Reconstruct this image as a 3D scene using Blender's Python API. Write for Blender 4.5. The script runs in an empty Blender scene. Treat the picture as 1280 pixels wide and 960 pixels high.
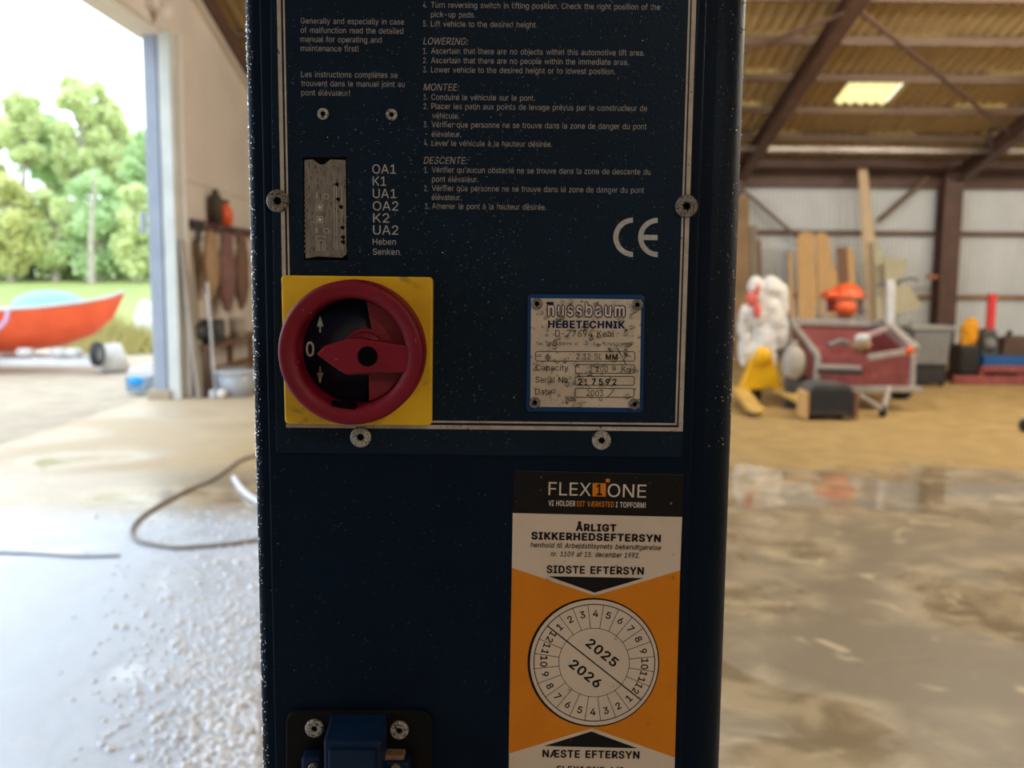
import bpy, bmesh, math, random
from mathutils import Vector, Matrix, Euler
C = bpy.context.scene.collection
SC = bpy.context.scene
rnd = random.Random(7)
PI = math.pi
R = math.radians

# ------------------------------------------------------------------ camera
FPX = 1150.0
PITCH = 6.45
ROLL = 0.5
CAMPOS = Vector((0, 0, 1.5))
CROT = Matrix.Rotation(R(90 - PITCH), 3, 'X') @ Matrix.Rotation(R(ROLL), 3, 'Z')
cd = bpy.data.cameras.new('camera')
cam = bpy.data.objects.new('camera', cd); C.objects.link(cam)
cam.matrix_world = Matrix.Translation(CAMPOS) @ CROT.to_4x4()
cd.sensor_fit = 'HORIZONTAL'; cd.sensor_width = 36; cd.lens = FPX / 1280 * 36
cd.clip_start = 0.02; cd.clip_end = 500
cd.dof.use_dof = True; cd.dof.focus_distance = 0.543; cd.dof.aperture_fstop = 8.5
SC.camera = cam

# ------------------------------------------------------------------ world, light, exposure
W = bpy.data.worlds.new('sky'); SC.world = W; W.use_nodes = True
nt = W.node_tree; nt.nodes.clear()
o_ = nt.nodes.new('ShaderNodeOutputWorld'); b_ = nt.nodes.new('ShaderNodeBackground')
tc = nt.nodes.new('ShaderNodeTexCoord'); nz = nt.nodes.new('ShaderNodeTexNoise'); cr = nt.nodes.new('ShaderNodeValToRGB')
nz.inputs['Scale'].default_value = 1.6; nz.inputs['Detail'].default_value = 4
cr.color_ramp.elements[0].position = .35; cr.color_ramp.elements[0].color = (.58, .78, 1, 1)
cr.color_ramp.elements[1].position = .62; cr.color_ramp.elements[1].color = (.93, .97, 1, 1)
b_.inputs['Strength'].default_value = 3.9
nt.links.new(tc.outputs['Generated'], nz.inputs['Vector']); nt.links.new(nz.outputs['Fac'], cr.inputs['Fac'])
nt.links.new(cr.outputs['Color'], b_.inputs['Color']); nt.links.new(b_.outputs[0], o_.inputs[0])
FILL_W = 400.0           # watts of each added fill lamp, unseen above the frame
FILL_C = (1.0, .91, .78)
SC.view_settings.view_transform = 'Standard'; SC.view_settings.look = 'None'
SC.view_settings.exposure = 0.0; SC.view_settings.gamma = 1; SC.view_settings.use_curve_mapping = False
SC.cycles.use_denoising = True
SC.cycles.max_bounces = 8; SC.cycles.diffuse_bounces = 5; SC.cycles.glossy_bounces = 4
SC.cycles.caustics_reflective = True; SC.cycles.sample_clamp_indirect = 6

# sky light comes in through the gate: portal guides the sampling
pl = bpy.data.lights.new('gate_portal', 'AREA'); pl.shape = 'RECTANGLE'; pl.size = 13; pl.size_y = 4.4
pl.cycles.is_portal = True
po = bpy.data.objects.new('gate_portal', pl); C.objects.link(po)
po.location = (-4.56, 5.0, 2.2); po.rotation_euler = (R(90), 0, R(-90))

# ------------------------------------------------------------------ helpers
def ray(px, py):
    return (CROT @ Vector(((px - 640) / FPX, -(py - 480) / FPX, -1))).normalized()
def at(px, py, Y):
    d = ray(px, py); return CAMPOS + d * (Y / d.y)
def fl(px, py, z=0.0):
    d = ray(px, py); return CAMPOS + d * ((z - 1.5) / d.z)

class MB:
    def __init__(s): s.v = []; s.f = []; s.sm = []
    def add(s, vs, fs, smooth=False):
        n = len(s.v); s.v += [tuple(v) for v in vs]
        for f in fs: s.f.append(tuple(i + n for i in f)); s.sm.append(smooth)
    def box(s, c, size, rot=None, taper=None):
        c = Vector(c); hx, hy, hz = [k / 2 for k in size]
        tx, ty = taper or (1, 1)
        vs = []
        for z in (-1, 1):
            for x, y in ((-1, -1), (1, -1), (1, 1), (-1, 1)):
                k = Vector((x * hx * (tx if z > 0 else 1), y * hy * (ty if z > 0 else 1), z * hz))
                if rot is not None: k = rot @ k
                vs.append(c + k)
        s.add(vs, [(3, 2, 1, 0), (4, 5, 6, 7), (0, 1, 5, 4), (1, 2, 6, 5), (2, 3, 7, 6), (3, 0, 4, 7)])
    def bar(s, p, q, w, h):
        p = Vector(p); q = Vector(q); d = q - p; L = d.length; d.normalize()
        up = Vector((0, 0, 1)) if abs(d.z) < .95 else Vector((0, 1, 0))
        x = d.cross(up).normalized(); y = x.cross(d).normalized()
        m = Matrix((x, d, y)).transposed()
        s.box((p + q) / 2, (w, L, h), m)
    def tube(s, pts, r, n=8, caps=True):
        pts = [Vector(p) for p in pts]; rs = r if isinstance(r, (list, tuple)) else [r] * len(pts)
        vs = []; fs = []
        x = None
        for i, p in enumerate(pts):
            d = (pts[min(i + 1, len(pts) - 1)] - pts[max(i - 1, 0)]).normalized()
            if x is None:
                up = Vector((0, 0, 1)) if abs(d.z) < .9 else Vector((1, 0, 0))
                x = d.cross(up).normalized()
            else: x = (x - d * x.dot(d)).normalized()
            y = d.cross(x)
            for k in range(n):
                a = 2 * PI * k / n; vs.append(p + (x * math.cos(a) + y * math.sin(a)) * rs[i])
        for i in range(len(pts) - 1):
            for k in range(n):
                a = i * n + k; b = i * n + (k + 1) % n; fs.append((a, b, b + n, a + n))
        s.add(vs, fs, True)
        if caps: s.add(vs[:n], [tuple(range(n))[::-1]]); s.add(vs[-n:], [tuple(range(n))])
    def lathe(s, o, ax, prof, n=32, a0=0, a1=2 * PI):      # prof: (radius, along axis)
        o = Vector(o); ax = Vector(ax).normalized()
        u = Vector((1, 0, 0)) if abs(ax.x) < .9 else Vector((0, 1, 0))
        x = (u - ax * u.dot(ax)).normalized(); y = ax.cross(x)
        full = abs(a1 - a0 - 2 * PI) < 1e-6; m = n if full else n + 1
        vs = []; fs = []
        for r, h in prof:
            for k in range(m):
                a = a0 + (a1 - a0) * k / n; vs.append(o + ax * h + (x * math.cos(a) + y * math.sin(a)) * r)
        for i in range(len(prof) - 1):
            for k in range(n):
                a = i * m + k; b = i * m + (k + 1) % m; fs.append((a, b, b + m, a + m))
        s.add(vs, fs, True)
    def prism(s, pts, d, smooth=False):      # pts: front outline (3D), d: vector to the back outline
        pts = [Vector(p) for p in pts]; d = Vector(d); n = len(pts)
        s.add(pts + [p + d for p in pts], [tuple(range(n)), tuple(range(2 * n - 1, n - 1, -1))] + [(i + n, (i + 1) % n + n, (i + 1) % n, i) for i in range(n)])
    def ball(s, c, r, seg=12, ring=8, sq=(1, 1, 1), rot=None, noise=0):
        c = Vector(c); vs = []; fs = []
        for i in range(ring + 1):
            t = PI * i / ring
            for k in range(seg):
                a = 2 * PI * k / seg
                q = Vector((math.sin(t) * math.cos(a) * sq[0], math.sin(t) * math.sin(a) * sq[1], math.cos(t) * sq[2])) * r
                if noise: q *= 1 + noise * math.sin(3 * a + i * 1.3)
                if rot is not None: q = rot @ q
                vs.append(c + q)
        for i in range(ring):
            for k in range(seg):
                a = i * seg + k; b = i * seg + (k + 1) % seg; fs.append((a, b, b + seg, a + seg))
        s.add(vs, fs, True)
    def build(s, name, mat, parent=None, bevel=0, kind=None, smooth=None, label=None, recalc=True, segs=2):
        me = bpy.data.meshes.new(name); me.from_pydata(s.v, [], s.f)
        me.polygons.foreach_set('use_smooth', [bool(x) if smooth is None else smooth for x in s.sm])
        if recalc:
            bm = bmesh.new(); bm.from_mesh(me); bmesh.ops.recalc_face_normals(bm, faces=bm.faces); bm.to_mesh(me); bm.free()
        me.materials.append(mat)
        return link(name, me, parent, bevel, kind, label, segs)

def link(name, me, parent=None, bevel=0, kind=None, label=None, segs=2):
    o = bpy.data.objects.new(name, me); C.objects.link(o)
    if parent is not None:
        o.parent = parent; o.matrix_parent_inverse = world(parent).inverted()
    if bevel:
        b = o.modifiers.new('bevel', 'BEVEL'); b.width = bevel; b.segments = segs; b.limit_method = 'ANGLE'; b.angle_limit = R(40)
    if kind: o['kind'] = kind
    if label: o['label'] = label
    return o
def world(o):
    m = o.matrix_basis.copy()
    return (world(o.parent) @ o.matrix_parent_inverse @ m) if o.parent else m
def tag(o, label, cat, group=None):
    o['label'] = label; o['category'] = cat
    if group: o['group'] = group
    return o
def thing(name, label, cat, loc=(0, 0, 0), group=None):
    o = bpy.data.objects.new(name, None); C.objects.link(o); o.location = loc; o.empty_display_size = .1
    return tag(o, label, cat, group)
def sroot(name, loc=(0, 0, 0)):
    o = bpy.data.objects.new(name, None); C.objects.link(o); o.location = loc; o['kind'] = 'structure'; return o

def pm(name, c1, c2=None, scale=5, rough=.6, metal=0, bump=0, bscale=40, c3=None, s3=30, t3=(.6, .7), trans=0, coat=0, spec=.5, stretch=None, det=5, rough2=None):
    m = bpy.data.materials.new(name); m.use_nodes = True; n = m.node_tree; N = n.nodes; L = n.links
    p = N['Principled BSDF']
    p.inputs['Roughness'].default_value = rough; p.inputs['Metallic'].default_value = metal
    p.inputs['Transmission Weight'].default_value = trans; p.inputs['Coat Weight'].default_value = coat
    p.inputs['Specular IOR Level'].default_value = spec
    tcn = N.new('ShaderNodeTexCoord'); vec = tcn.outputs['Object']
    if stretch:
        mp = N.new('ShaderNodeMapping'); mp.inputs['Scale'].default_value = stretch; L.new(vec, mp.inputs['Vector']); vec = mp.outputs['Vector']
    c2 = c2 or tuple(min(1, x * .86) for x in c1)
    nzn = N.new('ShaderNodeTexNoise'); nzn.inputs['Scale'].default_value = scale; nzn.inputs['Detail'].default_value = det; L.new(vec, nzn.inputs['Vector'])
    rp = N.new('ShaderNodeValToRGB'); rp.color_ramp.elements[0].position = .35; rp.color_ramp.elements[1].position = .65
    rp.color_ramp.elements[0].color = (*c2, 1); rp.color_ramp.elements[1].color = (*c1, 1)
    L.new(nzn.outputs['Fac'], rp.inputs['Fac']); col = rp.outputs['Color']
    if rough2 is not None:
        mr = N.new('ShaderNodeMapRange'); mr.inputs['From Min'].default_value = .35; mr.inputs['From Max'].default_value = .65
        mr.inputs['To Min'].default_value = rough2; mr.inputs['To Max'].default_value = rough
        L.new(nzn.outputs['Fac'], mr.inputs['Value']); L.new(mr.outputs[0], p.inputs['Roughness'])
    if c3:
        n3 = N.new('ShaderNodeTexNoise'); n3.inputs['Scale'].default_value = s3; n3.inputs['Detail'].default_value = 4; L.new(vec, n3.inputs['Vector'])
        r3 = N.new('ShaderNodeMapRange'); r3.inputs['From Min'].default_value = t3[0]; r3.inputs['From Max'].default_value = t3[1]; L.new(n3.outputs['Fac'], r3.inputs['Value'])
        mx = N.new('ShaderNodeMix'); mx.data_type = 'RGBA'; L.new(r3.outputs[0], mx.inputs['Factor']); L.new(col, mx.inputs['A']); mx.inputs['B'].default_value = (*c3, 1)
        col = mx.outputs['Result']
    L.new(col, p.inputs['Base Color'])
    if bump:
        nb = N.new('ShaderNodeTexNoise'); nb.inputs['Scale'].default_value = bscale; nb.inputs['Detail'].default_value = 3; L.new(vec, nb.inputs['Vector'])
        bp = N.new('ShaderNodeBump'); bp.inputs['Strength'].default_value = bump; bp.inputs['Distance'].default_value = .3 / bscale
        L.new(nb.outputs['Fac'], bp.inputs['Height']); L.new(bp.outputs['Normal'], p.inputs['Normal'])
    return m

M = {}
M['navy'] = pm('navy paint', (.0003, .0055, .0165), (.0003, .0045, .014), 20, .5, bump=.35, bscale=600, spec=.10)
M['navy_plate'] = pm('navy printed plate', (.0005, .0085, .0215), (.0004, .007, .018), 25, .45, spec=.16, bump=.35, bscale=500, c3=(.003, .010, .018), s3=60, t3=(.62, .75))
M['blue_frame'] = pm('blue plastic frame', (.003, .04, .14), None, 30, .45, spec=.2)
M['print'] = pm('worn grey print', (.30, .27, .25), (.23, .21, .195), 300, .6, c3=(.02, .04, .07), s3=700, t3=(.62, .68))
M['print_l'] = pm('light grey print', (.40, .38, .365), (.32, .305, .29), 300, .6, c3=(.03, .05, .08), s3=600, t3=(.66, .72))
M['borderp'] = pm('worn border line', (.42, .35, .29), (.32, .265, .215), 120, .55, c3=(.02, .03, .05), s3=500, t3=(.66, .7))
M['steel'] = pm('dull zinc screw', (.24, .21, .18), (.13, .115, .10), 300, .45, .3, c3=(.03, .025, .02), s3=800, t3=(.50, .60))
M['steel_l'] = pm('pale zinc screw', (.40, .37, .33), (.26, .24, .21), 300, .5, .2, c3=(.03, .025, .02), s3=800, t3=(.53, .62))
M['dark'] = pm('black recess shade and grime', (.003, .003, .003), None, 20, .8, spec=0)  # flat black puts the shade of holes into the colour, also grime flakes
M['yellow'] = pm('yellow switch plastic', (.72, .42, .001), (.60, .34, .001), 40, .5, c3=(.2, .12, .02), s3=70, t3=(.62, .75), bump=.05, bscale=500)
M['red'] = pm('red switch plastic', (.17, .0006, .013), (.135, .0006, .010), 60, .5, spec=.3, c3=(.35, .15, .12), s3=250, t3=(.7, .74))
M['red_d'] = pm('deep red switch disc', (.20, .003, .012), None, 60, .5)
M['dial'] = pm('dark dial', (.006, .012, .028), None, 30, .35)
M['metalp'] = pm('aluminium name plate', (.60, .51, .41), (.50, .42, .335), 60, .38, .3, bump=.2, bscale=300, c3=(.14, .10, .07), s3=260, t3=(.62, .70))
M['navyink'] = pm('navy ink', (.004, .010, .07), None, 50, .5, spec=.1)
M['ink'] = pm('dark ink', (.008, .007, .007), (.03, .027, .024), 500, .6, spec=.1)
M['st_w'] = pm('sticker beige white', (.56, .46, .37), (.52, .43, .345), 30, .32)
M['st_k'] = pm('sticker black', (.008, .0075, .008), None, 30, .4, spec=.15)
M['st_o'] = pm('sticker orange', (.56, .175, .0005), (.52, .16, .0005), 30, .32)
M['st_lw'] = pm('sticker lettering white', (.62, .53, .44), None, 30, .4)
M['lens'] = pm('grimy window', (.19, .165, .14), (.13, .11, .09), 120, .25, 0, c3=(.05, .035, .03), s3=260, t3=(.58, .68), coat=.4, stretch=(3, 1, 1))
M['lens_l'] = pm('pale component', (.34, .32, .28), None, 120, .4)
M['rustred'] = pm('rusty red edge', (.13, .06, .05), None, 300, .6)
M['socket'] = pm('blue socket plastic', (.0015, .014, .045), (.001, .010, .035), 60, .45, spec=.2)
M['blackpl'] = pm('black plastic', (.004, .004, .005), None, 60, .5, spec=.12)

# thin water drops: mostly clear, mirror-like at the rim, rim shade put into the tint
def drop_mat():
    m = bpy.data.materials.new('water drop'); m.use_nodes = True; n = m.node_tree; N = n.nodes; L = n.links
    N.remove(N['Principled BSDF'])
    g = N.new('ShaderNodeBsdfGlossy'); g.inputs['Roughness'].default_value = .03
    t = N.new('ShaderNodeBsdfTransparent'); t.inputs['Color'].default_value = (.93, .95, .97, 1)
    f = N.new('ShaderNodeFresnel'); f.inputs['IOR'].default_value = 2.0
    lw = N.new('ShaderNodeLayerWeight'); lw.inputs['Blend'].default_value = .35; cr_ = N.new('ShaderNodeValToRGB')
    cr_.color_ramp.elements[0].position = .25; cr_.color_ramp.elements[0].color = (.97, .98, .99, 1); cr_.color_ramp.elements[1].position = .8; cr_.color_ramp.elements[1].color = (.5, .48, .46, 1)
    L.new(lw.outputs['Facing'], cr_.inputs['Fac']); L.new(cr_.outputs['Color'], t.inputs['Color'])
    x = N.new('ShaderNodeMixShader'); L.new(f.outputs[0], x.inputs[0]); L.new(t.outputs[0], x.inputs[1]); L.new(g.outputs[0], x.inputs[2])
    L.new(x.outputs[0], N['Material Output'].inputs['Surface']); return m
M['drop'] = drop_mat()
gl = pm('water glass', (1, 1, 1), (1, 1, 1), 1, 0.0, trans=1); gl.node_tree.nodes['Principled BSDF'].inputs['IOR'].default_value = 1.33
M['dropg'] = gl

# text: measured once, converted to flat mesh, laid on plane Y between two pixels
# plain sans-serif letter outlines: character code: (advance, closed loops of x, y in thousandths)
OUTLINES = {
33: (196, [[67,160,63,509,132,509,128,160],[98,-4,81,-1,66,9,56,24,52,41,56,58,66,73,81,83,98,86,116,83,130,73,140,58,143,41,140,24,130,9,116,-1]]),
39: (206, [[78,318,70,509,136,509,128,318]]),
40: (273, [[89,207,90,244,94,283,101,324,109,364,119,403,132,441,145,477,160,510,177,539,236,539,219,503,204,466,191,428,179,390,169,351,161,313,156,276,152,241,151,207,152,176,155,145,160,115,167,83,177,50,188,16,202,-19,218,-57,236,-96,177,-96,150,-46,128,4,111,55,99,106,92,156]]),
41: (273, [[37,-96,56,-56,72,-18,86,18,97,52,106,85,113,116,118,147,121,177,122,207,121,241,117,276,112,313,104,351,94,390,82,428,69,466,54,503,37,539,97,539,113,510,128,477,142,441,154,403,164,364,173,323,179,283,183,244,184,207,182,156,174,104,161,53,144,3,123,-47,97,-96]]),
43: (453, [[198,34,198,364,255,364,255,34],[61,172,61,226,391,226,391,172]]),
44: (188, [[38,-119,68,71,137,71,84,-119]]),
45: (453, [[337,244,337,188,114,188,114,244]]),
46: (188, [[95,-4,78,-1,63,9,53,24,50,41,53,59,63,73,78,83,95,87,113,83,128,73,138,59,141,41,138,24,128,9,113,-1]]),
47: (249, [[235,533,71,-76,14,-76,178,533]]),
48: (453, [[227,-7,191,-3,158,7,130,24,105,48,85,77,69,113,57,155,50,202,48,254,50,306,57,353,69,395,85,431,106,461,130,484,159,502,191,512,227,516,262,512,295,502,323,484,348,461,368,431,384,395,396,353,403,306,405,254,403,202,396,155,384,113,368,77,348,48,323,24,295,7,263,-3],[227,50,261,56,290,74,306,92,320,116,330,144,338,176,342,213,344,254,342,295,338,332,330,365,320,393,306,416,290,435,261,453,227,460,192,453,163,435,147,416,134,393,123,365,115,332,111,295,109,254,111,213,115,176,123,144,134,116,147,92,163,74,192,56]]),
49: (453, [[76,0,76,55,391,55,391,0],[276,509,276,0,212,0,212,448,209,448,86,358,86,427,198,509]]),
50: (453, [[64,0,64,47,234,229,261,257,282,282,299,305,311,327,318,348,320,371,317,397,308,419,293,436,273,449,250,457,224,460,196,457,172,447,153,433,139,413,130,390,127,362,66,362,68,391,75,418,86,442,111,473,143,496,168,507,196,513,225,516,254,513,281,507,306,497,337,474,361,445,376,411,381,372,378,345,371,318,357,290,336,259,317,235,294,209,267,180,153,60,153,57,389,57,389,0]]),
51: (453, [[218,-7,188,-5,159,1,133,10,98,30,70,57,52,91,44,132,109,132,115,107,126,87,144,71,165,59,191,52,219,50,248,53,275,61,297,74,315,93,325,116,329,145,326,172,316,196,299,217,275,234,242,244,201,248,157,248,157,299,288,448,288,452,70,452,70,509,372,509,372,461,211,278,211,289,247,290,279,286,308,276,333,262,354,244,371,222,383,198,391,173,393,145,390,116,383,90,370,66,354,45,333,27,309,12,281,2,251,-5]]),
52: (453, [[40,105,40,158,247,509,311,509,109,166,109,163,413,163,413,105],[282,0,282,121,282,146,282,318,343,318,343,0]]),
53: (453, [[221,-7,192,-5,165,1,140,11,108,32,83,60,66,93,60,130,122,130,127,108,138,89,154,73,173,60,196,52,221,50,250,53,276,64,298,82,314,104,324,131,328,162,324,193,314,221,297,244,275,262,248,273,218,277,192,275,167,268,145,258,128,246,67,253,96,509,366,509,366,452,151,452,134,301,136,301,155,315,178,325,203,331,229,334,263,330,294,321,321,306,345,285,364,260,379,231,388,199,391,163,388,132,381,102,369,76,352,52,332,32,309,15,282,3,253,-4]]),
54: (453, [[226,-7,196,-4,168,3,142,15,119,31,100,51,84,74,73,101,66,130,64,162,68,199,80,239,93,268,112,302,137,340,252,509,322,509,151,261,145,261,154,275,165,288,179,299,196,307,214,312,235,314,265,312,291,305,316,295,346,271,370,240,380,215,387,187,389,157,387,127,379,98,368,73,352,50,333,30,310,14,284,3,257,-4],[226,48,254,52,279,63,299,79,314,101,324,128,327,157,324,187,314,213,299,235,279,251,254,262,226,265,198,262,174,252,153,235,138,214,128,188,125,158,128,128,138,102,153,79,174,63,198,52]]),
55: (453, [[97,0,323,448,323,452,62,452,62,509,391,509,391,449,165,0]]),
56: (453, [[226,-7,193,-5,163,1,136,11,101,33,74,62,57,96,52,135,55,166,65,195,81,220,101,241,125,256,153,265,153,267,119,282,93,308,76,342,70,380,75,417,90,450,114,477,146,498,170,508,197,514,226,516,255,514,282,508,306,498,337,477,361,450,377,417,382,380,376,342,359,308,333,282,300,267,300,265,327,256,351,241,372,220,387,195,397,166,401,135,395,96,378,62,352,33,317,11,289,1,259,-5],[226,49,258,52,285,60,307,74,323,91,333,113,337,139,333,165,322,189,305,208,283,223,256,232,226,235,196,232,169,223,147,208,130,189,119,165,115,139,119,113,129,91,145,74,167,60,195,52],[226,290,252,292,274,300,293,313,307,330,316,351,319,376,316,399,308,420,294,437,275,449,252,457,226,460,200,457,177,449,159,437,145,420,136,399,133,376,136,351,145,330,159,313,178,300,201,292]]),
57: (453, [[226,516,256,513,285,506,310,494,333,478,352,458,368,434,380,408,387,378,389,347,385,309,373,270,359,240,340,207,315,168,200,0,130,0,301,248,307,248,299,234,287,221,273,210,257,202,238,196,218,195,188,197,161,203,137,214,106,237,83,269,72,294,66,321,64,352,66,382,73,411,85,436,101,459,120,479,143,494,168,506,196,513],[226,460,199,457,174,446,154,429,138,407,129,381,125,352,129,322,138,295,154,274,174,257,199,247,226,243,254,247,279,257,299,273,314,295,324,321,327,350,324,381,314,407,299,429,279,446,254,457]]),
58: (188, [[95,-4,78,-1,63,9,53,24,50,41,53,59,63,73,78,83,95,87,113,83,128,73,138,59,141,41,138,24,128,9,113,-1],[95,271,78,274,63,284,53,299,50,316,53,334,63,349,78,359,95,362,113,359,128,349,138,334,141,316,138,299,128,284,113,274]]),
61: (453, [[72,245,72,301,381,301,381,245],[72,97,72,153,381,153,381,97]]),
65: (480, [[16,0,201,509,276,509,463,0,395,0,287,302,276,334,264,372,255,402,244,438,232,478,245,478,233,437,222,402,213,371,201,333,191,302,85,0],[110,142,110,199,370,199,370,142]]),
66: (456, [[60,0,60,509,241,509,274,507,304,501,329,491,359,469,381,442,394,410,398,374,395,344,387,320,373,301,356,286,336,275,315,267,315,262,339,257,363,245,385,227,402,203,414,173,418,136,413,100,400,67,377,39,344,18,317,8,284,2,247,0],[125,57,245,57,281,60,309,67,330,80,349,105,355,137,352,161,342,184,327,203,306,218,279,228,248,231,125,231],[125,285,238,285,265,288,288,296,308,309,323,326,333,348,336,372,330,403,313,429,283,446,240,452,125,452]]),
67: (510, [[267,-7,225,-3,186,7,150,25,119,49,92,79,70,115,53,157,44,203,40,254,44,305,53,352,70,393,92,429,119,459,150,484,186,501,225,512,267,516,305,513,340,504,373,490,402,471,427,447,448,418,463,385,473,348,408,348,401,373,389,395,375,413,357,428,337,440,315,449,292,454,267,456,237,453,209,445,184,432,161,414,141,391,125,364,113,332,106,295,103,254,106,213,113,177,125,145,141,117,161,94,184,76,210,63,237,56,267,53,292,55,315,60,337,69,357,81,375,96,389,114,401,136,408,160,473,160,463,124,448,91,428,62,402,38,373,19,341,5,305,-4]]),
68: (502, [[219,0,96,0,96,57,215,57,254,60,288,68,318,81,343,99,363,122,379,149,390,181,397,216,399,255,397,294,390,329,379,361,364,388,344,410,320,428,291,441,258,449,221,452,93,452,93,509,225,509,273,505,315,495,353,478,385,455,412,426,433,391,449,351,458,306,462,255,458,205,449,159,433,119,411,83,384,54,351,31,312,14,268,3],[125,509,125,0,60,0,60,509]]),
69: (419, [[60,0,60,509,372,509,372,452,125,452,125,286,355,286,355,229,125,229,125,57,375,57,375,0]]),
70: (410, [[60,0,60,509,369,509,369,452,125,452,125,278,346,278,346,221,125,221,125,0]]),
71: (520, [[269,-7,225,-3,185,7,149,25,118,49,91,79,69,116,53,157,43,203,40,254,43,305,53,352,69,393,91,429,117,459,149,484,184,501,223,512,265,516,304,513,340,504,374,489,403,469,429,445,449,416,465,384,474,349,408,349,399,372,387,393,373,411,356,427,337,439,315,448,291,454,265,456,236,453,209,445,183,432,160,414,141,392,125,364,113,332,106,295,103,254,106,213,113,177,125,145,141,117,161,95,184,76,210,63,238,56,269,53,309,57,345,71,374,93,396,123,407,147,413,173,415,202,434,199,283,199,283,256,478,256,478,200,475,160,466,124,451,91,431,62,406,38,377,19,344,5,308,-4]]),
72: (517, [[60,0,60,509,125,509,125,289,392,289,392,509,457,509,457,0,392,0,392,232,125,232,125,0]]),
73: (300, [[31,0,31,57,118,57,118,452,31,452,31,509,269,509,269,452,183,452,183,57,269,57,269,0]]),
74: (396, [[185,-7,143,-2,106,11,75,33,52,63,38,100,33,145,33,173,98,173,98,145,104,104,122,74,149,56,185,50,220,56,248,74,266,104,272,145,272,509,336,509,336,145,332,100,318,63,294,33,263,11,227,-2]]),
75: (467, [[104,145,104,216,139,261,174,303,212,344,364,509,448,509,231,276,228,276],[60,0,60,509,125,509,125,334,124,225,125,193,125,0],[372,0,188,259,228,309,449,0]]),
76: (393, [[60,0,60,509,125,509,125,57,361,57,361,0]]),
77: (628, [[60,0,60,509,152,509,277,187,287,159,299,123,311,84,322,49,307,49,318,83,330,121,342,158,352,187,476,509,568,509,568,0,504,0,504,291,504,327,505,369,506,413,507,457,513,457,498,409,482,363,467,322,461,305,456,291,342,0,286,0,170,291,165,304,159,321,145,361,129,408,112,457,119,457,120,416,121,372,122,328,122,291,122,0]]),
78: (523, [[60,0,60,509,124,509,124,0],[399,0,399,509,463,509,463,0],[60,509,138,509,463,0,385,0]]),
79: (533, [[267,-7,225,-3,186,7,150,25,119,49,92,79,70,115,53,157,44,203,40,254,44,305,53,352,70,393,92,429,119,459,150,484,186,501,225,512,267,516,309,512,348,501,384,484,415,459,442,429,464,393,480,352,490,305,493,254,490,203,480,157,464,115,442,79,415,49,384,25,348,7,309,-3],[267,53,296,55,324,63,349,76,372,94,392,116,408,144,420,176,428,213,430,254,428,295,420,332,408,365,392,392,372,415,349,433,324,446,296,453,267,456,237,453,210,445,184,433,161,415,142,392,125,364,113,332,106,295,103,254,106,213,113,176,125,144,142,117,161,94,184,76,210,63,237,55]]),
80: (445, [[60,0,60,509,235,509,272,506,305,499,332,487,356,471,375,452,390,430,400,404,407,377,409,348,407,318,400,291,390,265,375,243,356,223,332,207,305,195,272,188,235,186,109,186,109,242,233,242,269,246,297,256,318,272,333,294,342,319,344,348,342,376,333,402,318,423,297,439,268,449,232,452,125,452,125,0]]),
81: (533, [[245,159,313,159,369,85,384,65,468,-48,401,-48,346,27,331,46],[267,-7,225,-3,186,7,150,25,119,49,92,79,70,115,53,157,44,203,40,254,44,305,53,352,70,393,92,429,119,459,150,484,186,501,225,512,267,516,309,512,348,501,384,484,415,459,442,429,464,393,480,352,490,305,493,254,490,203,480,157,464,115,442,79,415,49,384,25,348,7,309,-3],[267,53,296,55,324,63,349,76,372,94,392,116,408,144,420,176,428,213,430,254,428,295,420,332,408,365,392,392,372,415,349,433,324,446,296,453,267,456,237,453,210,445,184,433,161,415,142,392,125,364,113,332,106,295,103,254,106,213,113,176,125,144,142,117,161,94,184,76,210,63,237,55]]),
82: (449, [[60,0,60,509,236,509,273,506,305,500,333,489,367,465,390,433,401,408,407,381,409,352,407,323,401,296,390,271,367,240,333,217,305,206,273,200,236,198,96,198,96,255,234,255,269,258,298,267,319,281,334,300,342,324,345,352,342,380,334,405,319,425,298,440,269,449,233,452,125,452,125,0],[353,0,230,229,303,229,428,0]]),
83: (447, [[224,-9,188,-7,156,-1,128,9,102,23,81,40,64,60,51,83,42,109,38,137,104,137,110,110,123,88,142,71,166,59,194,52,224,49,257,52,286,60,311,74,329,92,341,114,346,139,342,161,332,179,316,193,296,205,272,214,245,222,184,239,145,253,112,269,86,289,67,313,56,341,52,372,58,413,75,448,92,468,113,484,138,498,165,508,195,514,227,516,259,514,289,508,316,498,351,476,377,449,394,415,401,378,337,378,326,412,302,437,280,449,254,456,225,459,194,456,167,448,145,435,129,418,118,398,115,376,119,352,131,334,148,319,169,308,212,293,264,279,312,264,336,252,359,238,379,220,395,198,405,171,408,139,403,99,386,64,370,43,349,25,323,11,294,0,261,-7]]),
84: (449, [[32,452,32,509,417,509,417,452,257,452,257,0,193,0,193,452]]),
85: (517, [[259,-8,220,-6,186,2,154,15,126,33,103,55,85,80,71,108,63,140,60,173,60,509,124,509,124,178,128,144,141,113,160,87,187,68,220,56,259,52,298,56,331,68,357,87,377,113,389,144,393,178,393,509,457,509,457,173,454,140,446,108,433,80,414,55,391,33,363,15,332,2,297,-6]]),
86: (480, [[204,0,16,509,84,509,192,206,203,176,215,137,225,106,236,71,248,31,235,31,247,71,257,107,267,138,279,176,290,206,395,509,463,509,278,0]]),
87: (686, [[155,0,16,509,82,509,163,196,175,145,187,94,197,40,189,40,200,94,211,145,224,196,306,509,380,509,462,196,474,145,486,94,497,40,488,40,499,94,510,145,523,196,603,509,670,509,530,0,455,0,368,323,351,391,346,417,341,445,336,475,350,475,345,446,340,420,335,395,318,323,230,0]]),
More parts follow.
